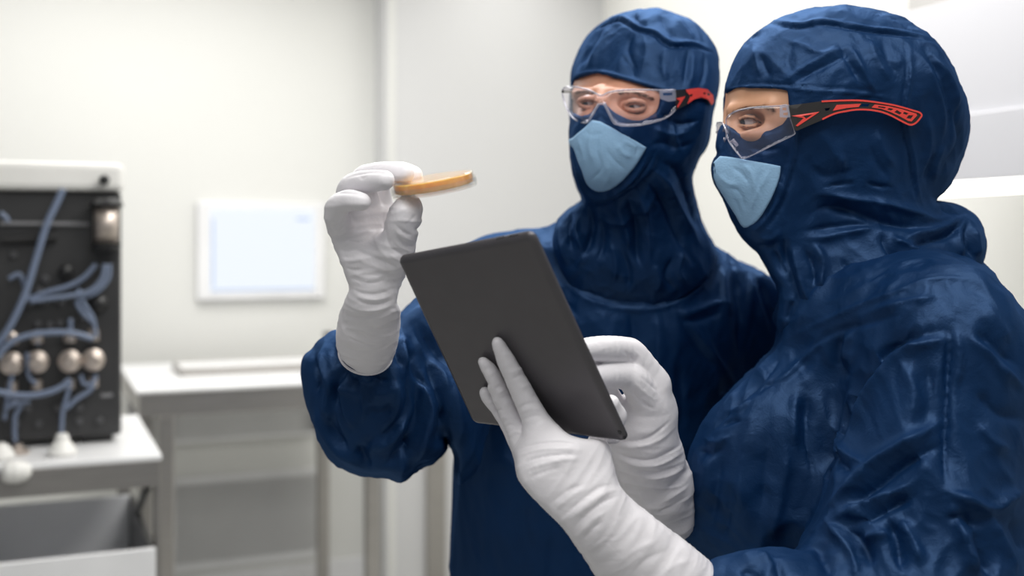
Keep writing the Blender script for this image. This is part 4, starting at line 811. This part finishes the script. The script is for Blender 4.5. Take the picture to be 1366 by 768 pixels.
CS_W = [
 (-9,10,[(1262,440),(1230,446),(1195,458),(1168,480),(1148,510),(1128,545),(1110,580),(1100,625),(1094,675)]), (7,9,[(1270,452),(1235,458),(1206,468),(1182,490),(1162,516),(1142,552),(1126,585)]),
 (-5,6,[(1266,430),(1266,480),(1262,530),(1260,575),(1261,640),(1262,660)]), (4,6,[(1276,436),(1280,480),(1274,520)]), (5,7,[(1290,446),(1318,472),(1343,500),(1370,520)]), (-4,7,[(1300,440),(1330,466),(1360,490)]),
 (7,9,[(1262,560),(1224,582),(1190,602),(1160,624),(1128,655),(1098,682)]), (-6,8,[(1262,590),(1230,606),(1196,628),(1164,652),(1120,690)]), (6,7,[(1228,626),(1212,648),(1180,662),(1136,680),(1104,696)]), (-5,7,[(1224,660),(1196,672),(1160,690),(1130,700)]),
 (7,7,[(1262,655),(1290,666),(1318,678),(1345,664),(1372,650)]), (-7,8,[(1262,690),(1290,692),(1312,704)]), (7,8,[(1318,682),(1326,710),(1340,740),(1356,775)]), (-7,8,[(1300,700),(1314,735),(1326,775)]), (6,8,[(1266,665),(1280,700),(1294,735),(1305,775)]), (-5,7,[(1348,690),(1360,715),(1372,740)]),
 (6,8,[(1198,690),(1214,718),(1232,760)]), (-6,8,[(1180,690),(1198,720),(1206,768)]), (5,7,[(1100,692),(1125,720),(1140,748),(1142,775)]), (-5,7,[(1125,700),(1150,725),(1165,760)]), (-5,7,[(1085,730),(1100,745),(1110,770)]), (5,6,[(1150,720),(1170,712),(1190,716)]),
 (-4,6,[(1126,441),(1117,470),(1120,490),(1136,506)]), (4,6,[(1138,440),(1128,470),(1134,486)]), (-5,7,[(1077,520),(1074,560),(1078,600),(1086,640)]), (4,7,[(1064,520),(1060,560),(1062,600)]), (4,6,[(1101,582),(1122,600),(1141,612),(1160,622)]), (-4,6,[(1096,600),(1118,616),(1138,632)]),
 (3,10,[(1000,560),(990,620),(985,690)]), (-3,10,[(1030,550),(1022,610),(1015,690)]), (-3,8,[(965,600),(955,650),(948,710)]), (3,8,[(1050,600),(1042,660),(1030,720)]), (-3,9,[(975,640),(970,690),(960,730)]), (3,8,[(945,600),(938,650),(930,690)]),
 (3,3.5,[(1040,462),(1015,492),(985,520),(955,552)]), (-3,3,[(1050,466),(1025,498),(995,528),(962,560),(940,590)]), (3,4,[(1020,520),(1050,500),(1082,470),(1120,440)]), (-3,4,[(1000,530),(1020,514),(1040,510)]), (3,3.5,[(966,548),(985,545),(1004,532)]), (-3,3,[(958,570),(975,562),(990,560)]),(3,4,[(940,585),(955,590),(975,580)]),(-3,4,[(930,600),(950,605),(965,596)]),
 (2.0,2.5,[(1050,452),(1078,438),(1100,428),(1130,414),(1165,400),(1199,388),(1230,376),(1262,370),(1300,374)]), (2.5,4,[(1150,420),(1200,405),(1260,395)]), (-2.5,5,[(1080,470),(1110,445),(1150,432),(1200,420)]), (3,8,[(1200,480),(1220,520),(1215,570)]), (-2.5,9,[(1235,480),(1240,530),(1232,570)]),
 (4,8,[(1300,560),(1325,590),(1350,600)]), (-4,8,[(1300,520),(1330,550),(1366,560)]), (3,9,[(1310,400),(1330,430),(1350,460)]), (4,6,[(980,750),(1000,742),(1022,744),(1044,760)]), (-5,5,[(1024,738),(1036,752),(1046,775)]), (-4,6,[(985,760),(1005,765),(1020,775)]),
]
person_w = empty('person', (P(1180,1000,1.44)[0], 1.44, 0.0), 'person in a navy cleanroom suit seen in profile, holding a dark grey tablet', 'person', None)
V, Q = mesh_field(hood_w_f, *axes((0.23,1.22,1.25), (0.63,1.60,1.75), 0.0024))
V = clothify(V, Q, HS_W, 0.0036, (12,12,9), 11.0, 1, 1.9)
hood_w = mesh_np('hood', V, Q, M['cloth'], person_w)
def hsw(p): return smax(hoodbase_w(p), hoodsil_w(p), 0.010)
def mask_w_f(p): return smax(smax(hsw(p)-0.0030, msk_w(p), 0.0022), np.maximum(p[:, 1]-1.385, -(hoodbase_w(p)+0.007)), 0.002)
V, Q = mesh_field(mask_w_f, *axes((0.24,1.27,1.42), (0.36,1.40,1.54), 0.0014))
V = strokes(V, vnormals(V, Q), [(-1.6,3,[(975,222),(990,232),(1000,246)]), (1.8,4,[(985,216),(1000,228),(1006,248),(1004,262)]), (1.2,3,[(1030,222),(1020,240),(1008,262),(1000,285)]), (-1.4,3,[(972,250),(986,256),(992,270),(996,285)]), (1.6,4,[(958,232),(970,244),(985,246)]), (-1.2,3,[(1016,224),(1012,244),(1016,262)]), (-1,2,[(976,262),(984,274),(990,292)])])
mk = mesh_np('mask_panel', relax(V, Q, 1, .3), Q, M['mask'], hood_w); mk['label'] = 'light blue fabric mask panel'
zz = np.r_[np.arange(-0.02, 0.75, 0.02), np.arange(0.75, 1.02, 0.005), np.arange(1.02, 1.44, 0.0027)]
V, Q = mesh_field(cover_w_f, np.r_[np.arange(0.17,0.64,0.0029), np.arange(0.64,0.83,0.006)], np.r_[np.arange(1.04,1.42,0.0034), np.arange(1.42,1.74,0.008)], zz)
V = clothify(V, Q, CS_W, 0.0075, (9,9,6), 23.0, 1, 1.7)
mesh_np('coverall', V, Q, M['cloth'], person_w)
for sy in (1.36, 1.56):
    bm = bmesh.new(); tube(bm, [(0.56, sy, 0.047), (0.52, sy, 0.05), (0.43, sy, 0.045), (0.34, sy, 0.035), (0.31, sy, 0.03)], [0.035, 0.045, 0.044, 0.034, 0.015], 14)
    bm_obj('shoe', bm, M['white'], person_w, smooth=True)

# ---- body with the visible eye region
FSIL = [(980,60),(969,100),(966.5,118),(967.5,130),(966,142),(963.5,150),(962.5,158),(963,166),(966,180),(967,200),(964,222),(975,262),(990,298),(1040,300),(1080,330),(1180,330),(1235,270),(1268,200),(1270,120),(1210,40),(1100,20),(1020,35)]
fs_w = sil(FSIL, 2)
def ptw(px, py, dd=0.0): return P(px, py, surfD(head_w, px, py)+dd)
eW = ptw(997,163.5,0.020)+np.array([0.002,0,0])
brow_w = rc(ptw(978,147,0.010), ptw(1028,141,0.008), 0.007, 0.006); sock_w = ell(eW+np.array([-0.003,-0.014,0.001]), (0.020,0.014,0.012))
cheek_w = ell(ptw(1012,181,0.010), (0.020,0.014,0.010))
lidw = union([rc(eW+np.array(a), eW+np.array(b), 0.0022, 0.0022) for a, b in (((-0.011,-0.004,0.004),(-0.006,-0.0100,0.0058)),((-0.006,-0.0100,0.0058),(0.003,-0.0112,0.0050)),((0.003,-0.0112,0.0050),(0.011,-0.0065,0.0005)),
       ((-0.011,-0.004,-0.004),(-0.005,-0.0098,-0.0058)),((-0.005,-0.0098,-0.0058),(0.004,-0.0108,-0.0048)),((0.004,-0.0108,-0.0048),(0.011,-0.0065,0.0)))], 0.0015)
larm_in = union([rc(P(1262,470,1.27), P(1200,800,1.2), 0.045, 0.045), rc(P(1200,820,1.2), P(1080,875,1.16), 0.040, 0.036), rc(P(1080,875,1.16), P(900,792,1.155), 0.036, 0.026), rc(P(900,792,1.155), P(760,640,1.135), 0.024, 0.016)], 0.02)
rarm_in = union([rc(P(1130,440,1.57), P(1010,690,1.60), 0.042, 0.040), rc(P(1010,690,1.60), P(880,660,1.345), 0.038, 0.026), rc(P(880,660,1.345), P(862,560,1.30), 0.024, 0.018)], 0.02)
def body_w_f(p):
    h = smax(head_w(p)+0.0045+np.clip((opn_w(p)-0.004)*0.6, 0, 0.010), fs_w(p), 0.006); h = smin(h, smax(brow_w(p), fs_w(p), 0.003), 0.010); h = smin(h, smax(cheek_w(p), fs_w(p), 0.003), 0.010)
    h = smax(h, -sock_w(p), 0.008); h = smin(h, lidw(p), 0.0025)
    h = smin(h, rc(P(1120,255,1.42), P(1165,400,1.43), 0.055, 0.06)(p), 0.03)
    t = smax(torso_w(p)+0.025, bodysil_w(p)+0.022, 0.03)
    return smin(smin(smin(h, t, 0.05), larm_in(p), 0.02), rarm_in(p), 0.02)
Xs = np.r_[np.arange(0.06,0.245,0.010), np.arange(0.245,0.36,0.0013), np.arange(0.36,0.84,0.012)]
Ys = np.r_[np.arange(1.04,1.28,0.012), np.arange(1.28,1.40,0.0014), np.arange(1.40,1.76,0.012)]
Zs = np.r_[np.arange(-0.02,1.54,0.013), np.arange(1.54,1.62,0.0013), np.arange(1.62,1.76,0.01)]
V, Q = mesh_field(body_w_f, Xs, Ys, Zs, 1)
mesh_np('body', V, Q, M['skin_w'], person_w)
eye(eW+np.array([0,0.0005,0]), 0.0112, (-0.85,-0.30,-0.12), person_w)
hairs('eyebrow', [(974,153),(984,147.5),(1000,144),(1018,142.5),(1030,146)], 1.6, body_w_f, M['hairw'], person_w, 260, 7, 5)
hairs('eyelashes', [(986,162),(994,158),(1004,158.5),(1013,163)], 0.6, body_w_f, M['hair'], person_w, 110, 4.5, 6, 0.003)
hairs('eyelashes', [(990,168),(1000,170),(1010,167)], 0.4, body_w_f, M['hair'], person_w, 40, 2.5, 7, 0.001)

# ---- the tablet
TC = [P(527.5,346,1.120), P(709.5,311.5,1.027), P(838,592,1.132), P(629.5,566.5,1.226)]      # corners of the back
TL, TR, BR, BL = TC
tn = np.cross(TR-TL, BL-TL); tn = tn/np.linalg.norm(tn); tn = tn*np.sign(tn[1])               # away from the lens
def tabpt(s, t_, o=0.0):
    s_ = s; return (1-t_)*((1-s_)*TL+s_*TR) + t_*((1-s_)*BL+s_*BR) + tn*o
def tabD(px, py):                                                                              # distance of the tablet's back at a pixel
    d = P(px, py, 1.0)-np.array([0,0,CZ]); return float(((TL+BR)/2-np.array([0,0,CZ]))@tn/(d@tn))
Lw, Lh = 0.170, 0.240
def rrect(r, inset=0.0, n=8):
    out = []
    for (cx_, cy_, a0) in ((Lw-r, r, -90), (Lw-r, Lh-r, 0), (r, Lh-r, 90), (r, r, 180)):
        for k in range(n+1):
            a = math.radians(a0+90*k/n); x = cx_+math.cos(a)*(r-inset); y = cy_+math.sin(a)*(r-inset); out.append((x/Lw, y/Lh))
    return out
tb = empty('tablet', (TC[0]+TC[2])/2, 'dark grey tablet computer held in both white gloved hands', 'tablet')
def tabring(bm, r, inset, o): return [bm.verts.new(tuple(tabpt(s, t_, o))) for s, t_ in rrect(r, inset)]
bm = bmesh.new(); R_ = 0.0085
rings = [tabring(bm, R_, i, o) for i, o in ((0.0080,0.0),(0.0058,0.0003),(0.0038,0.0010),(0.0021,0.0020),(0.0009,0.0032),(0.0002,0.0046),(0,0.0062),(0.0004,0.0068),(0.0012,0.0070))]
for A, B in zip(rings, rings[1:]):
    for k in range(len(A)): bm.faces.new((A[k], A[(k+1) % len(A)], B[(k+1) % len(A)], B[k]))
bm.faces.new(rings[0][::-1]); bm.faces.new(rings[-1])
o_ = bm_obj('back_shell', bm, M['tablet'], tb, smooth=True)
md = o_.modifiers.new('wn', 'WEIGHTED_NORMAL')
for f in o_.data.polygons:
    if len(f.vertices) > 4: f.use_smooth = False
bm = bmesh.new(); ra = tabring(bm, R_, 0.0013, 0.00702); rb2 = tabring(bm, R_, 0.0013, 0.0080)
for k in range(len(ra)): bm.faces.new((ra[k], ra[(k+1) % len(ra)], rb2[(k+1) % len(ra)], rb2[k]))
bm.faces.new(ra[::-1]); bm.faces.new(rb2); bm_obj('front_glass', bm, M['glass_black'], tb)
bm = bmesh.new(); hexa(bm, [tabpt(s, t_, o) for o in (0.00802, 0.0083) for s, t_ in ((0.06,0.09),(0.94,0.09),(0.94,0.91),(0.06,0.91))]); bm_obj('display', bm, M['tabscreen'], tb)
def edge_dot(name, s, t_, o, r, h, ax, mat):
    bm = bmesh.new(); lathe(bm, [(0, 0), (r, 0), (r, h), (0, h)], tabpt(s, t_, o), tuple(ax), 16); return bm_obj(name, bm, M[mat], tb, smooth=False)
sx_ = (TR-TL)/np.linalg.norm(TR-TL); dn_ = (BR-TR)/np.linalg.norm(BR-TR)
edge_dot('headphone_jack', 0.972, 0.945, 0.0016, 0.0026, 0.0012, -tn, 'glass_black')
edge_dot('corner_port', 0.984, 0.976, 0.0026, 0.0019, 0.0012, -tn, 'glass_black')
def edge_btn(s0, s1, top=True):
    bm = bmesh.new(); pts = []
    if top: hexa(bm, [tabpt(s, tt2, o) for o in (0.0032, 0.0056) for s, tt2 in ((s0,-0.003),(s1,-0.003),(s1,0.004),(s0,0.004))])
    return bm_obj('button', bm, M['tabletrim'], tb, bev=0.0006)
edge_btn(0.74, 0.80); edge_btn(0.83, 0.90)

# ---- left glove: fingers spread over the back of the tablet, thumb behind it
def onT(l, lift=0.0):                     # chain whose pads rest on the tablet's back
    return [(x, y, tabD(x, y)-r*1.15/F-0.0004-lift-g, r) for x, y, r, g in l]
A_ = onT([(664,457.5,9,0),(676,482,12.2,0.001),(690,510,14,0.004),(705,540,16,0.010)])+[(722,572,tabD(722,572)-0.036,20)]
B_ = onT([(646,484,9,0),(657,503,11.8,0.001),(671,531,13.2,0.004),(685,560,15,0.012)])+[(702,590,tabD(702,590)-0.040,20)]
C_ = onT([(647,524,9,0),(654,538,11.0,0.001),(666,559,12.5,0.006),(680,582,14,0.016)])+[(700,606,tabD(700,606)-0.044,19)]
D_ = onT([(660,549,7.5,0.0),(668,562,9.5,0.003),(680,582,12,0.010)])+[(702,618,tabD(702,618)-0.034,17)]
wrD = 1.118
hand_l = union(pchain([(722,575,A_[-1][2],21),(752,612,1.125,34),(772,655,1.128,44)]) + pchain([(700,600,B_[-1][2],21),(728,625,1.125,33),(765,662,1.128,44)]) + pchain([(702,615,C_[-1][2]+.004,19),(730,645,1.128,32),(768,672,1.13,42)]) + pchain([(745,600,1.125,24),(775,612,1.135,27),(790,640,1.138,28)]), 0.022)
th_l = union(pchain([(792,625,1.142,26),(800,600,1.160,20)]) + [rc(P(800,600,1.160), P(812,578,1.175), 20*1.16/F, 15*1.17/F), rc(P(812,578,1.175), P(820,555,1.168), 15*1.17/F, 13.5*1.168/F), rc(P(820,555,1.168), P(815,538,1.157), 13.5*1.168/F, 11.5*1.157/F)], 0.008)
fore_l = union(pchain([(770,664,1.130,47),(800,696,1.132,49.5),(835,726,1.138,53),(880,767,1.146,56),(930,812,1.152,60)]), 0.015)
def dsil(poly): s = sil(poly, 3); return s
LHS = dsil([(661,445),(671,449),(684,465),(697,485),(711,507),(721,528),(732,550),(744,566),(758,579),(778,585),(800,586),(812,592),(818,614),(822,636),(829,652),(848,671),(862,682),(880,696),(902,712),(932,735),(962,754),(1010,800),(980,900),(850,880),(800,790),(786,755),(770,730),(752,704),(730,682),(714,666),(700,650),(690,634),(686,612),(678,592),(668,570),(655,549),(643,536),(637,523),(642,513),(650,512),(640,494),(633,480),(638,472),(647,473),(657,480),(653,462),(655,450)])
Lf = [union(pchain(crom(c, 4)), 0.001) for c in (A_, B_, C_, D_)]
cuffL = P(915,799,1.151); axL = P(800,696,1.132)-cuffL; axL = (axL/np.linalg.norm(axL)).astype(np.float32)
def glove_l_f(p):
    k = Lf[0](p)
    for f in Lf[1:]: k = smin(k, f(p), 0.0018)
    d = smin(smin(hand_l(p), fore_l(p), 0.02), th_l(p), 0.012); d = smin(d, k, 0.008)
    m = smax(d, LHS(p)+0.0, 0.006); out = np.where(p[:, 1]-(((TL-p)@tn*-1)*0) > 9, d, m)
    bx, by = project(p); keep = np.clip((by-600)/20, 0, 1)
    behind = (p-TL.astype(np.float32))@tn.astype(np.float32) > 0.004
    d = np.where(behind & (by < 588), d, m)
    return smax(d, -((p-cuffL.astype(np.float32))@axL), 0.003)
GS_L = [(-1.2,2,[(690,600),(715,592),(745,590),(775,592)]), (1.1,2,[(690,608),(718,600),(748,598),(780,600)]), (-1.2,2,[(694,618),(720,610),(750,606),(780,606)]), (1.2,2.5,[(698,628),(724,619),(752,613),(776,612)]), (-1.0,2.2,[(702,638),(730,628),(752,622)]),
 (-1.6,3,[(750,690),(775,668),(800,650),(822,646)]), (1.5,3.2,[(756,698),(780,676),(806,658),(828,652)]), (-1.6,3,[(764,705),(785,684),(808,668),(830,660)]), (1.4,3,[(772,714),(790,694),(812,680)]), (-1.4,2.5,[(776,722),(792,704),(806,694)]), (1.2,2.5,[(740,680),(765,660),(785,650)]), (-1.2,2.4,[(734,672),(758,654),(780,645)]),
 (-1.0,2,[(705,530),(718,526),(730,530)]), (1.0,2,[(692,520),(704,513),(716,515)]), (-1.1,1.8,[(682,507),(694,500),(706,498)]), (1.0,1.8,[(680,498),(690,493),(702,490)]), (-0.8,1.4,[(668,464),(674,460),(680,462)]), (0.8,1.5,[(668,478),(676,472),(686,474)]), (-1.0,1.8,[(690,545),(704,538),(722,538)]), (1,2,[(692,552),(708,545),(728,546)]), (-1.1,2,[(697,560),(715,554),(738,558)]),
 (-1.0,1.6,[(660,520),(668,514),(676,516)]), (1.0,1.6,[(662,527),(672,520),(680,522)]), (-1.0,1.6,[(666,534),(676,528),(686,528)]), (1,1.6,[(672,543),(680,535),(690,536)]), (-0.9,1.5,[(645,496),(652,490),(660,492)]), (0.9,1.5,[(650,503),(658,497),(664,499)]), (-0.8,1.4,[(644,530),(650,526),(656,528)]), (0.9,1.4,[(650,540),(658,534),(664,536)]), (-1,1.5,[(658,552),(666,546),(672,548)]), (1,1.6,[(664,562),(672,556),(680,558)]), (-1,1.6,[(670,572),(680,566),(690,570)]), (1,1.6,[(676,584),(686,576),(698,578)]),
 (1.2,5,[(820,760),(845,735),(880,720)]), (-1.2,5,[(835,775),(860,748),(895,732)]), (1.2,6,[(870,790),(890,760),(925,745)])]
V, Q = mesh_field(glove_l_f, *axes((-0.045,1.02,0.99), (0.215,1.22,1.33), 0.0017))
N = vnormals(V, Q); T_ = np.stack([V@np.array([0.73,0,-0.68]), V[:, 1], V@np.array([0.68,0,0.73])], 1); V = V+N*(ridged((T_+perlin(V*16)[:, None]*0.012)*np.array([85,14,14])+4)*0.0009*np.clip((project(V)[1]-560)/70, 0.35, 1))[:, None]; V = strokes(V, vnormals(V, Q), GS_L)
gl = mesh_np('glove', V, Q, M['glove'], person_w); gl['label'] = 'white glove with spread fingers on the back of the tablet'

# ---- right glove: behind the tablet, forefinger and middle finger reaching onto the screen
ind_r = union(pchain(crom([(872,512,1.262,22),(845,476,1.248,20.5),(833,468,1.238,18.5),(805,465.5,1.205,17.5),(778,467,1.178,15),(758,474,1.158,12)], 4)), 0.001)
mid_r = union(pchain(crom([(862,535,1.252,22),(846,508,1.236,20),(830,501,1.225,17.5),(806,501,1.200,16),(785,503,1.182,14),(772,507,1.172,12)], 4)), 0.001)
rin_r = union(pchain([(864,552,1.280,18),(846,544,1.292,14.5),(832,552,1.290,12.5),(830,566,1.284,12)]), 0.006)
pin_r = union(pchain([(862,572,1.288,18),(844,568,1.292,14),(832,576,1.288,12)]), 0.006)
thu_r = union(pchain([(850,590,1.290,22),(822,548,1.275,17),(805,512,1.235,14),(795,492,1.210,12)]), 0.008)
hand_r = union(pchain([(866,512,1.265,24),(868,548,1.278,30),(860,585,1.290,39)]) + pchain([(862,538,1.258,23),(856,565,1.275,32),(856,592,1.290,38)]), 0.02)
fore_r = union(pchain([(858,588,1.290,39),(864,612,1.305,45),(871,645,1.330,50),(876,680,1.355,49),(880,700,1.372,47)]), 0.012)
cuffR = P(879,690,1.366); axR = P(866,620,1.31)-cuffR; axR = (axR/np.linalg.norm(axR)).astype(np.float32)
def glove_r_f(p):
    d = smin(smin(hand_r(p), fore_r(p), 0.015), ind_r(p), 0.008); d = smin(d, mid_r(p), 0.003)
    e = smin(rin_r(p), pin_r(p), 0.002); d = smin(smin(d, e, 0.005), thu_r(p), 0.006)
    return smax(d, -((p-cuffR.astype(np.float32))@axR), 0.003)
GS_R = [(-1.2,1.6,[(838,470),(846,480),(845,490)]), (1,1.8,[(846,466),(855,478),(858,492)]), (-1.0,1.5,[(832,466),(839,477),(838,486)]), (-1.3,2,[(838,512),(848,528),(862,540),(874,546)]), (1.1,2,[(845,508),(858,522),(874,534)]), (-1.1,1.8,[(852,500),(866,512),(880,524)]),
 (-2.0,2.2,[(818,586),(845,588),(872,580),(895,560)]), (2.0,3,[(816,593),(845,596),(876,588),(900,570)]), (-2.4,2.4,[(818,602),(845,612),(870,613),(895,602),(912,590)]), (2.2,3,[(822,609),(848,620),(876,620),(900,609),(916,598)]), (-1.5,2.5,[(830,618),(855,628),(885,628),(914,616)]), (1.4,3,[(860,640),(890,635),(918,622)]),
 (-2,4,[(888,655),(905,640),(920,622)]), (1.8,4,[(880,672),(900,660),(921,645)]), (-1.8,4,[(876,684),(898,675),(918,662)]), (1.5,4,[(822,625),(835,650),(850,670)]), (1.2,4,[(850,650),(862,672),(875,690)])]
V, Q = mesh_field(glove_r_f, *axes((0.045,1.13,1.04), (0.235,1.43,1.33), 0.0018))
N = vnormals(V, Q); V = V+N*(ridged((V+perlin(V*16)[:, None]*0.012)*np.array([14,14,85])+8)*0.0010*np.clip((project(V)[1]-540)/60, 0.2, 1))[:, None]; V = strokes(V, vnormals(V, Q), GS_R)
gl = mesh_np('glove', V, Q, M['glove'], person_w); gl['label'] = 'white glove reaching round to the tablet screen'
# ================================================================== SAFETY GLASSES
def interp(xs, ys): return lambda px, py: float(np.interp(px, xs, ys))
def outline_tube(name, pts, Df, r, mat, parent, n=3, closed=True, off=0.0, seg=8):
    q = crom(pts, n, closed); bm = bmesh.new(); L = [P(a, b, Df(a, b)+off) for a, b in q]
    if closed: L.append(L[0])
    tube(bm, L, r, seg, not closed); return bm_obj(name, bm, mat, parent, smooth=True)
# ---- woman's glasses
gw = empty('safety_glasses', P(1060,158,1.29), 'clear safety glasses with a long red and black temple on the right person', 'safety glasses')
DW = interp([954,957,960,964,968,972,985,1010,1040,1060,1095,1150,1205,1235], [1.43,1.41,1.385,1.352,1.332,1.322,1.311,1.301,1.294,1.289,1.288,1.288,1.289,1.293])
NEAR = [(969,179),(968.5,166),(970,156),(981,148.5),(994,145),(1008,143),(1024,142),(1041,141),(1050,140.5),(1053,154),(1059.5,174),(1058.5,180),(1036,191),(1012,203),(992,211.5),(986,207),(980,200),(973,190)]
FAR = [(956,165),(959,163.5),(963,163.5),(967,170),(969,181),(966,191),(962,198),(958.5,194),(957,180)]
l1 = plate('lens', NEAR, [], DW, 0.0019, M['lens'], gw, 2, True); outline_tube('lens_edge', NEAR, DW, 0.0008, M['lensrim'], l1, off=0.001)
l2 = plate('lens', FAR, [], DW, 0.0019, M['lens'], gw, 2, True); outline_tube('lens_edge', FAR, DW, 0.0008, M['lensrim'], l2, off=0.001)
outline_tube('nose_bridge', [(970,178),(967,170),(965,178),(967,187)], DW, 0.0016, M['lensrim'], gw, 4, False, 0.002)
bm = bmesh.new(); tube(bm, [P(974,190,DW(974,190)+.002), P(978,188,DW(978,188)+.006), P(984,194,DW(984,194)+.006)], [0.0016,0.0030,0.0018], 10); bm_obj('nose_pad', bm, M['lensrim'], gw, smooth=True)
DWh = lambda px, py: DW(px, py)-0.0016
hg = plate('hinge', [(1040,141.5),(1053,139.5),(1054.5,156),(1049,157),(1040,156)], [[(1044,144),(1049,143.5),(1049,147),(1044,147)],[(1045,150.5),(1051,150),(1051,153.5),(1045,153.5)]], DWh, 0.0040, M['lensrim'], gw)
DWt = lambda px, py: DW(px, py)-0.0018
ARM = [(1052,140.6),(1070,138.4),(1095,135),(1125,133.6),(1152,133.4),(1185,138),(1203,142),(1217,146),(1226,148.5),(1230.5,152.5),(1229,157),(1224,163),(1219,166.5),(1213,167),(1207,164.5),(1201,161.5),(1189,155),(1177,150.5),(1165,148),(1152.7,147),(1140,147.2),(1128.6,149),(1118,151),(1109,154),(1096,160.5),(1078,168),(1063,174.5),(1059.5,173),(1055,158)]
SLOTS = [[(1150,138.2),(1160.5,138.2),(1158,142.2),(1147.5,142.2)], [(1100,144.5),(1107.5,143.6),(1105.5,147),(1101.5,148)]]
arm_o = plate('temple', ARM, SLOTS, DWt, 0.0036, M['blackarm'], gw)
Dr = lambda px, py: DW(px, py)-0.0025
def strip(name, poly, holes=(), par=arm_o, D=Dr, th=0.0012, mat='redarm'): return plate(name, poly, list(holes), D, th, M[mat], par, inner=False)
def band(pts, wd):
    q = crom(pts, 6); t = np.gradient(q, axis=0); t /= np.linalg.norm(t, axis=1)[:, None]; nn = np.stack([-t[:, 1], t[:, 0]], 1)
    return [tuple(a) for a in q+nn*wd/2]+[tuple(a) for a in (q-nn*wd/2)[::-1]]
EDGE = [(1096,135.2),(1125,134.0),(1152,134.3),(1185,138.8),(1203,142.9),(1217,147),(1226.5,150),(1229.5,153.5),(1227.5,157.5),(1222.5,163.2),(1217.5,166),(1212,165.8),(1201,160.5),(1189,154.2),(1177,149.5),(1165,147.1),(1152.7,146),(1140,146.4),(1128.6,148.2),(1118,150.2),(1109,153.2),(1097,159)]
strip('red_edge', band(EDGE, 2.3))
strip('red_arrow', [(1056,154.5),(1093.5,149),(1064,168.5),(1061.5,167.5),(1072,157.5)], [[(1069,154.8),(1084,152.6),(1075.5,158.3),(1072.5,155.6)]])
strip('red_inlay', [(1116,139.8),(1148.5,138.3),(1145.5,142.6),(1130,144),(1111,147.8)])
strip('red_inlay', [(1167,139.2),(1185,141.5),(1203,145.5),(1222.5,151.5),(1223.5,154),(1216,162),(1211.5,161.2),(1200,155),(1187,149),(1175,145),(1162.5,143.4)],
      [[(1172,141.6),(1182,143),(1180,144.6),(1171,143)], [(1186,144),(1192,145.2),(1188.5,147.4),(1183.5,146)], [(1196.5,146.8),(1203,150.6),(1200,152.8),(1193,149.5)], [(1206,149),(1212,151),(1209,153.2),(1204.5,151.5)], [(1212,153.8),(1218.5,153.5),(1215,158.5),(1209,157.5)]])
bm = bmesh.new(); tube(bm, [P(957,176,1.415), P(966,172,1.47), P(990,165,1.508), P(1080,152,1.512), P(1150,150,1.512)], 0.0022, 8); bm_obj('temple', bm, M['blackarm'], gw, smooth=True)

# ---- man's glasses
gmn = empty('safety_glasses', P(826,140,1.45), 'clear safety glasses worn by the person on the left above the pale blue mask', 'safety glasses')
DM = interp([748,751,756,764,775,790,805,830,860,880,900,915,930,945,953], [1.545,1.530,1.512,1.492,1.474,1.455,1.448,1.444,1.446,1.454,1.470,1.481,1.489,1.500,1.512])
LM = [(750.5,119.5),(756.4,115.5),(770.5,116.2),(786.9,120.5),(797,126),(802,127.5),(807,125.5),(813,122.8),(829,120),(845.4,119.3),(871,120),(888,120.5),(901,120.3),(902,132),(901.5,145),(890,156),(871,163),(852.5,167),(833.7,167.8),(824,166),(818,160),(812,150),(807,141),(803,138.2),(799,139.5),(794,147),(788,157),(783,163.5),(777,163.8),(770,161.5),(761,154),(755,142),(751,130)]
l1 = plate('lens', LM, [], DM, 0.0020, M['lens'], gmn, 2, True); outline_tube('lens_edge', LM, DM, 0.0011, M['lensrim'], l1, off=0.001)
outline_tube('nose_pad', [(806,137),(812,150),(819,163),(823,165)], DM, 0.0020, M['lensrim'], gmn, 4, False, 0.003)
outline_tube('nose_pad', [(799,138.5),(791,152),(786,160)], DM, 0.0018, M['lensrim'], gmn, 4, False, 0.003)
DMh = lambda px, py: DM(px, py)-0.0016
plate('hinge', [(879,121),(902,120.2),(902.5,134),(892,135.5),(881,132)], [[(884,124),(897,123.5),(897,127),(885,127.5)]], DMh, 0.0036, M['lensrim'], gmn)
ta_ = plate('temple', [(900.5,120.2),(918,118.6),(932,117),(944,119),(951.5,127),(953,137),(949,141.5),(944,134),(935,131),(926,133),(915.7,140),(901.5,147)], [], DMh, 0.0034, M['blackarm'], gmn)
DMr = lambda px, py: DM(px, py)-0.0028
strip('red_inlay', [(915,119.3),(932,117.2),(944,119.2),(951.3,127),(952.5,136),(949.5,140),(944.5,132.5),(935,129.5),(926,132.5),(917,138.5),(921,128),(915.5,122)], [[(921,125.5),(924,125.5),(923,129),(920,128.5)], [(938.5,123),(941.5,123.5),(941,126),(938.5,125.5)]], ta_, DMr)
strip('red_arrow', [(902,131.2),(914.5,128.2),(904.5,143.5),(903,142),(907,134.6)], [], ta_, DMr)
bm = bmesh.new(); tube(bm, [P(751,122,1.533), P(759,122,1.575), P(764,123,1.63), P(775,123,1.70), P(800,124,1.745)], 0.0022, 8); bm_obj('temple', bm, M['blackarm'], gmn, smooth=True)

# small metal snap at the back of the right person's hood
bm = bmesh.new(); lathe(bm, [(0, -0.001), (0.0026, -0.001), (0.0030, 0.0005), (0.0022, 0.0016), (0, 0.002)], P(1290, 187, 1.40), (1, -0.2, 0), 14)
o_ = bm_obj('snap_button', bm, M['nickel'], hood_w, smooth=True)
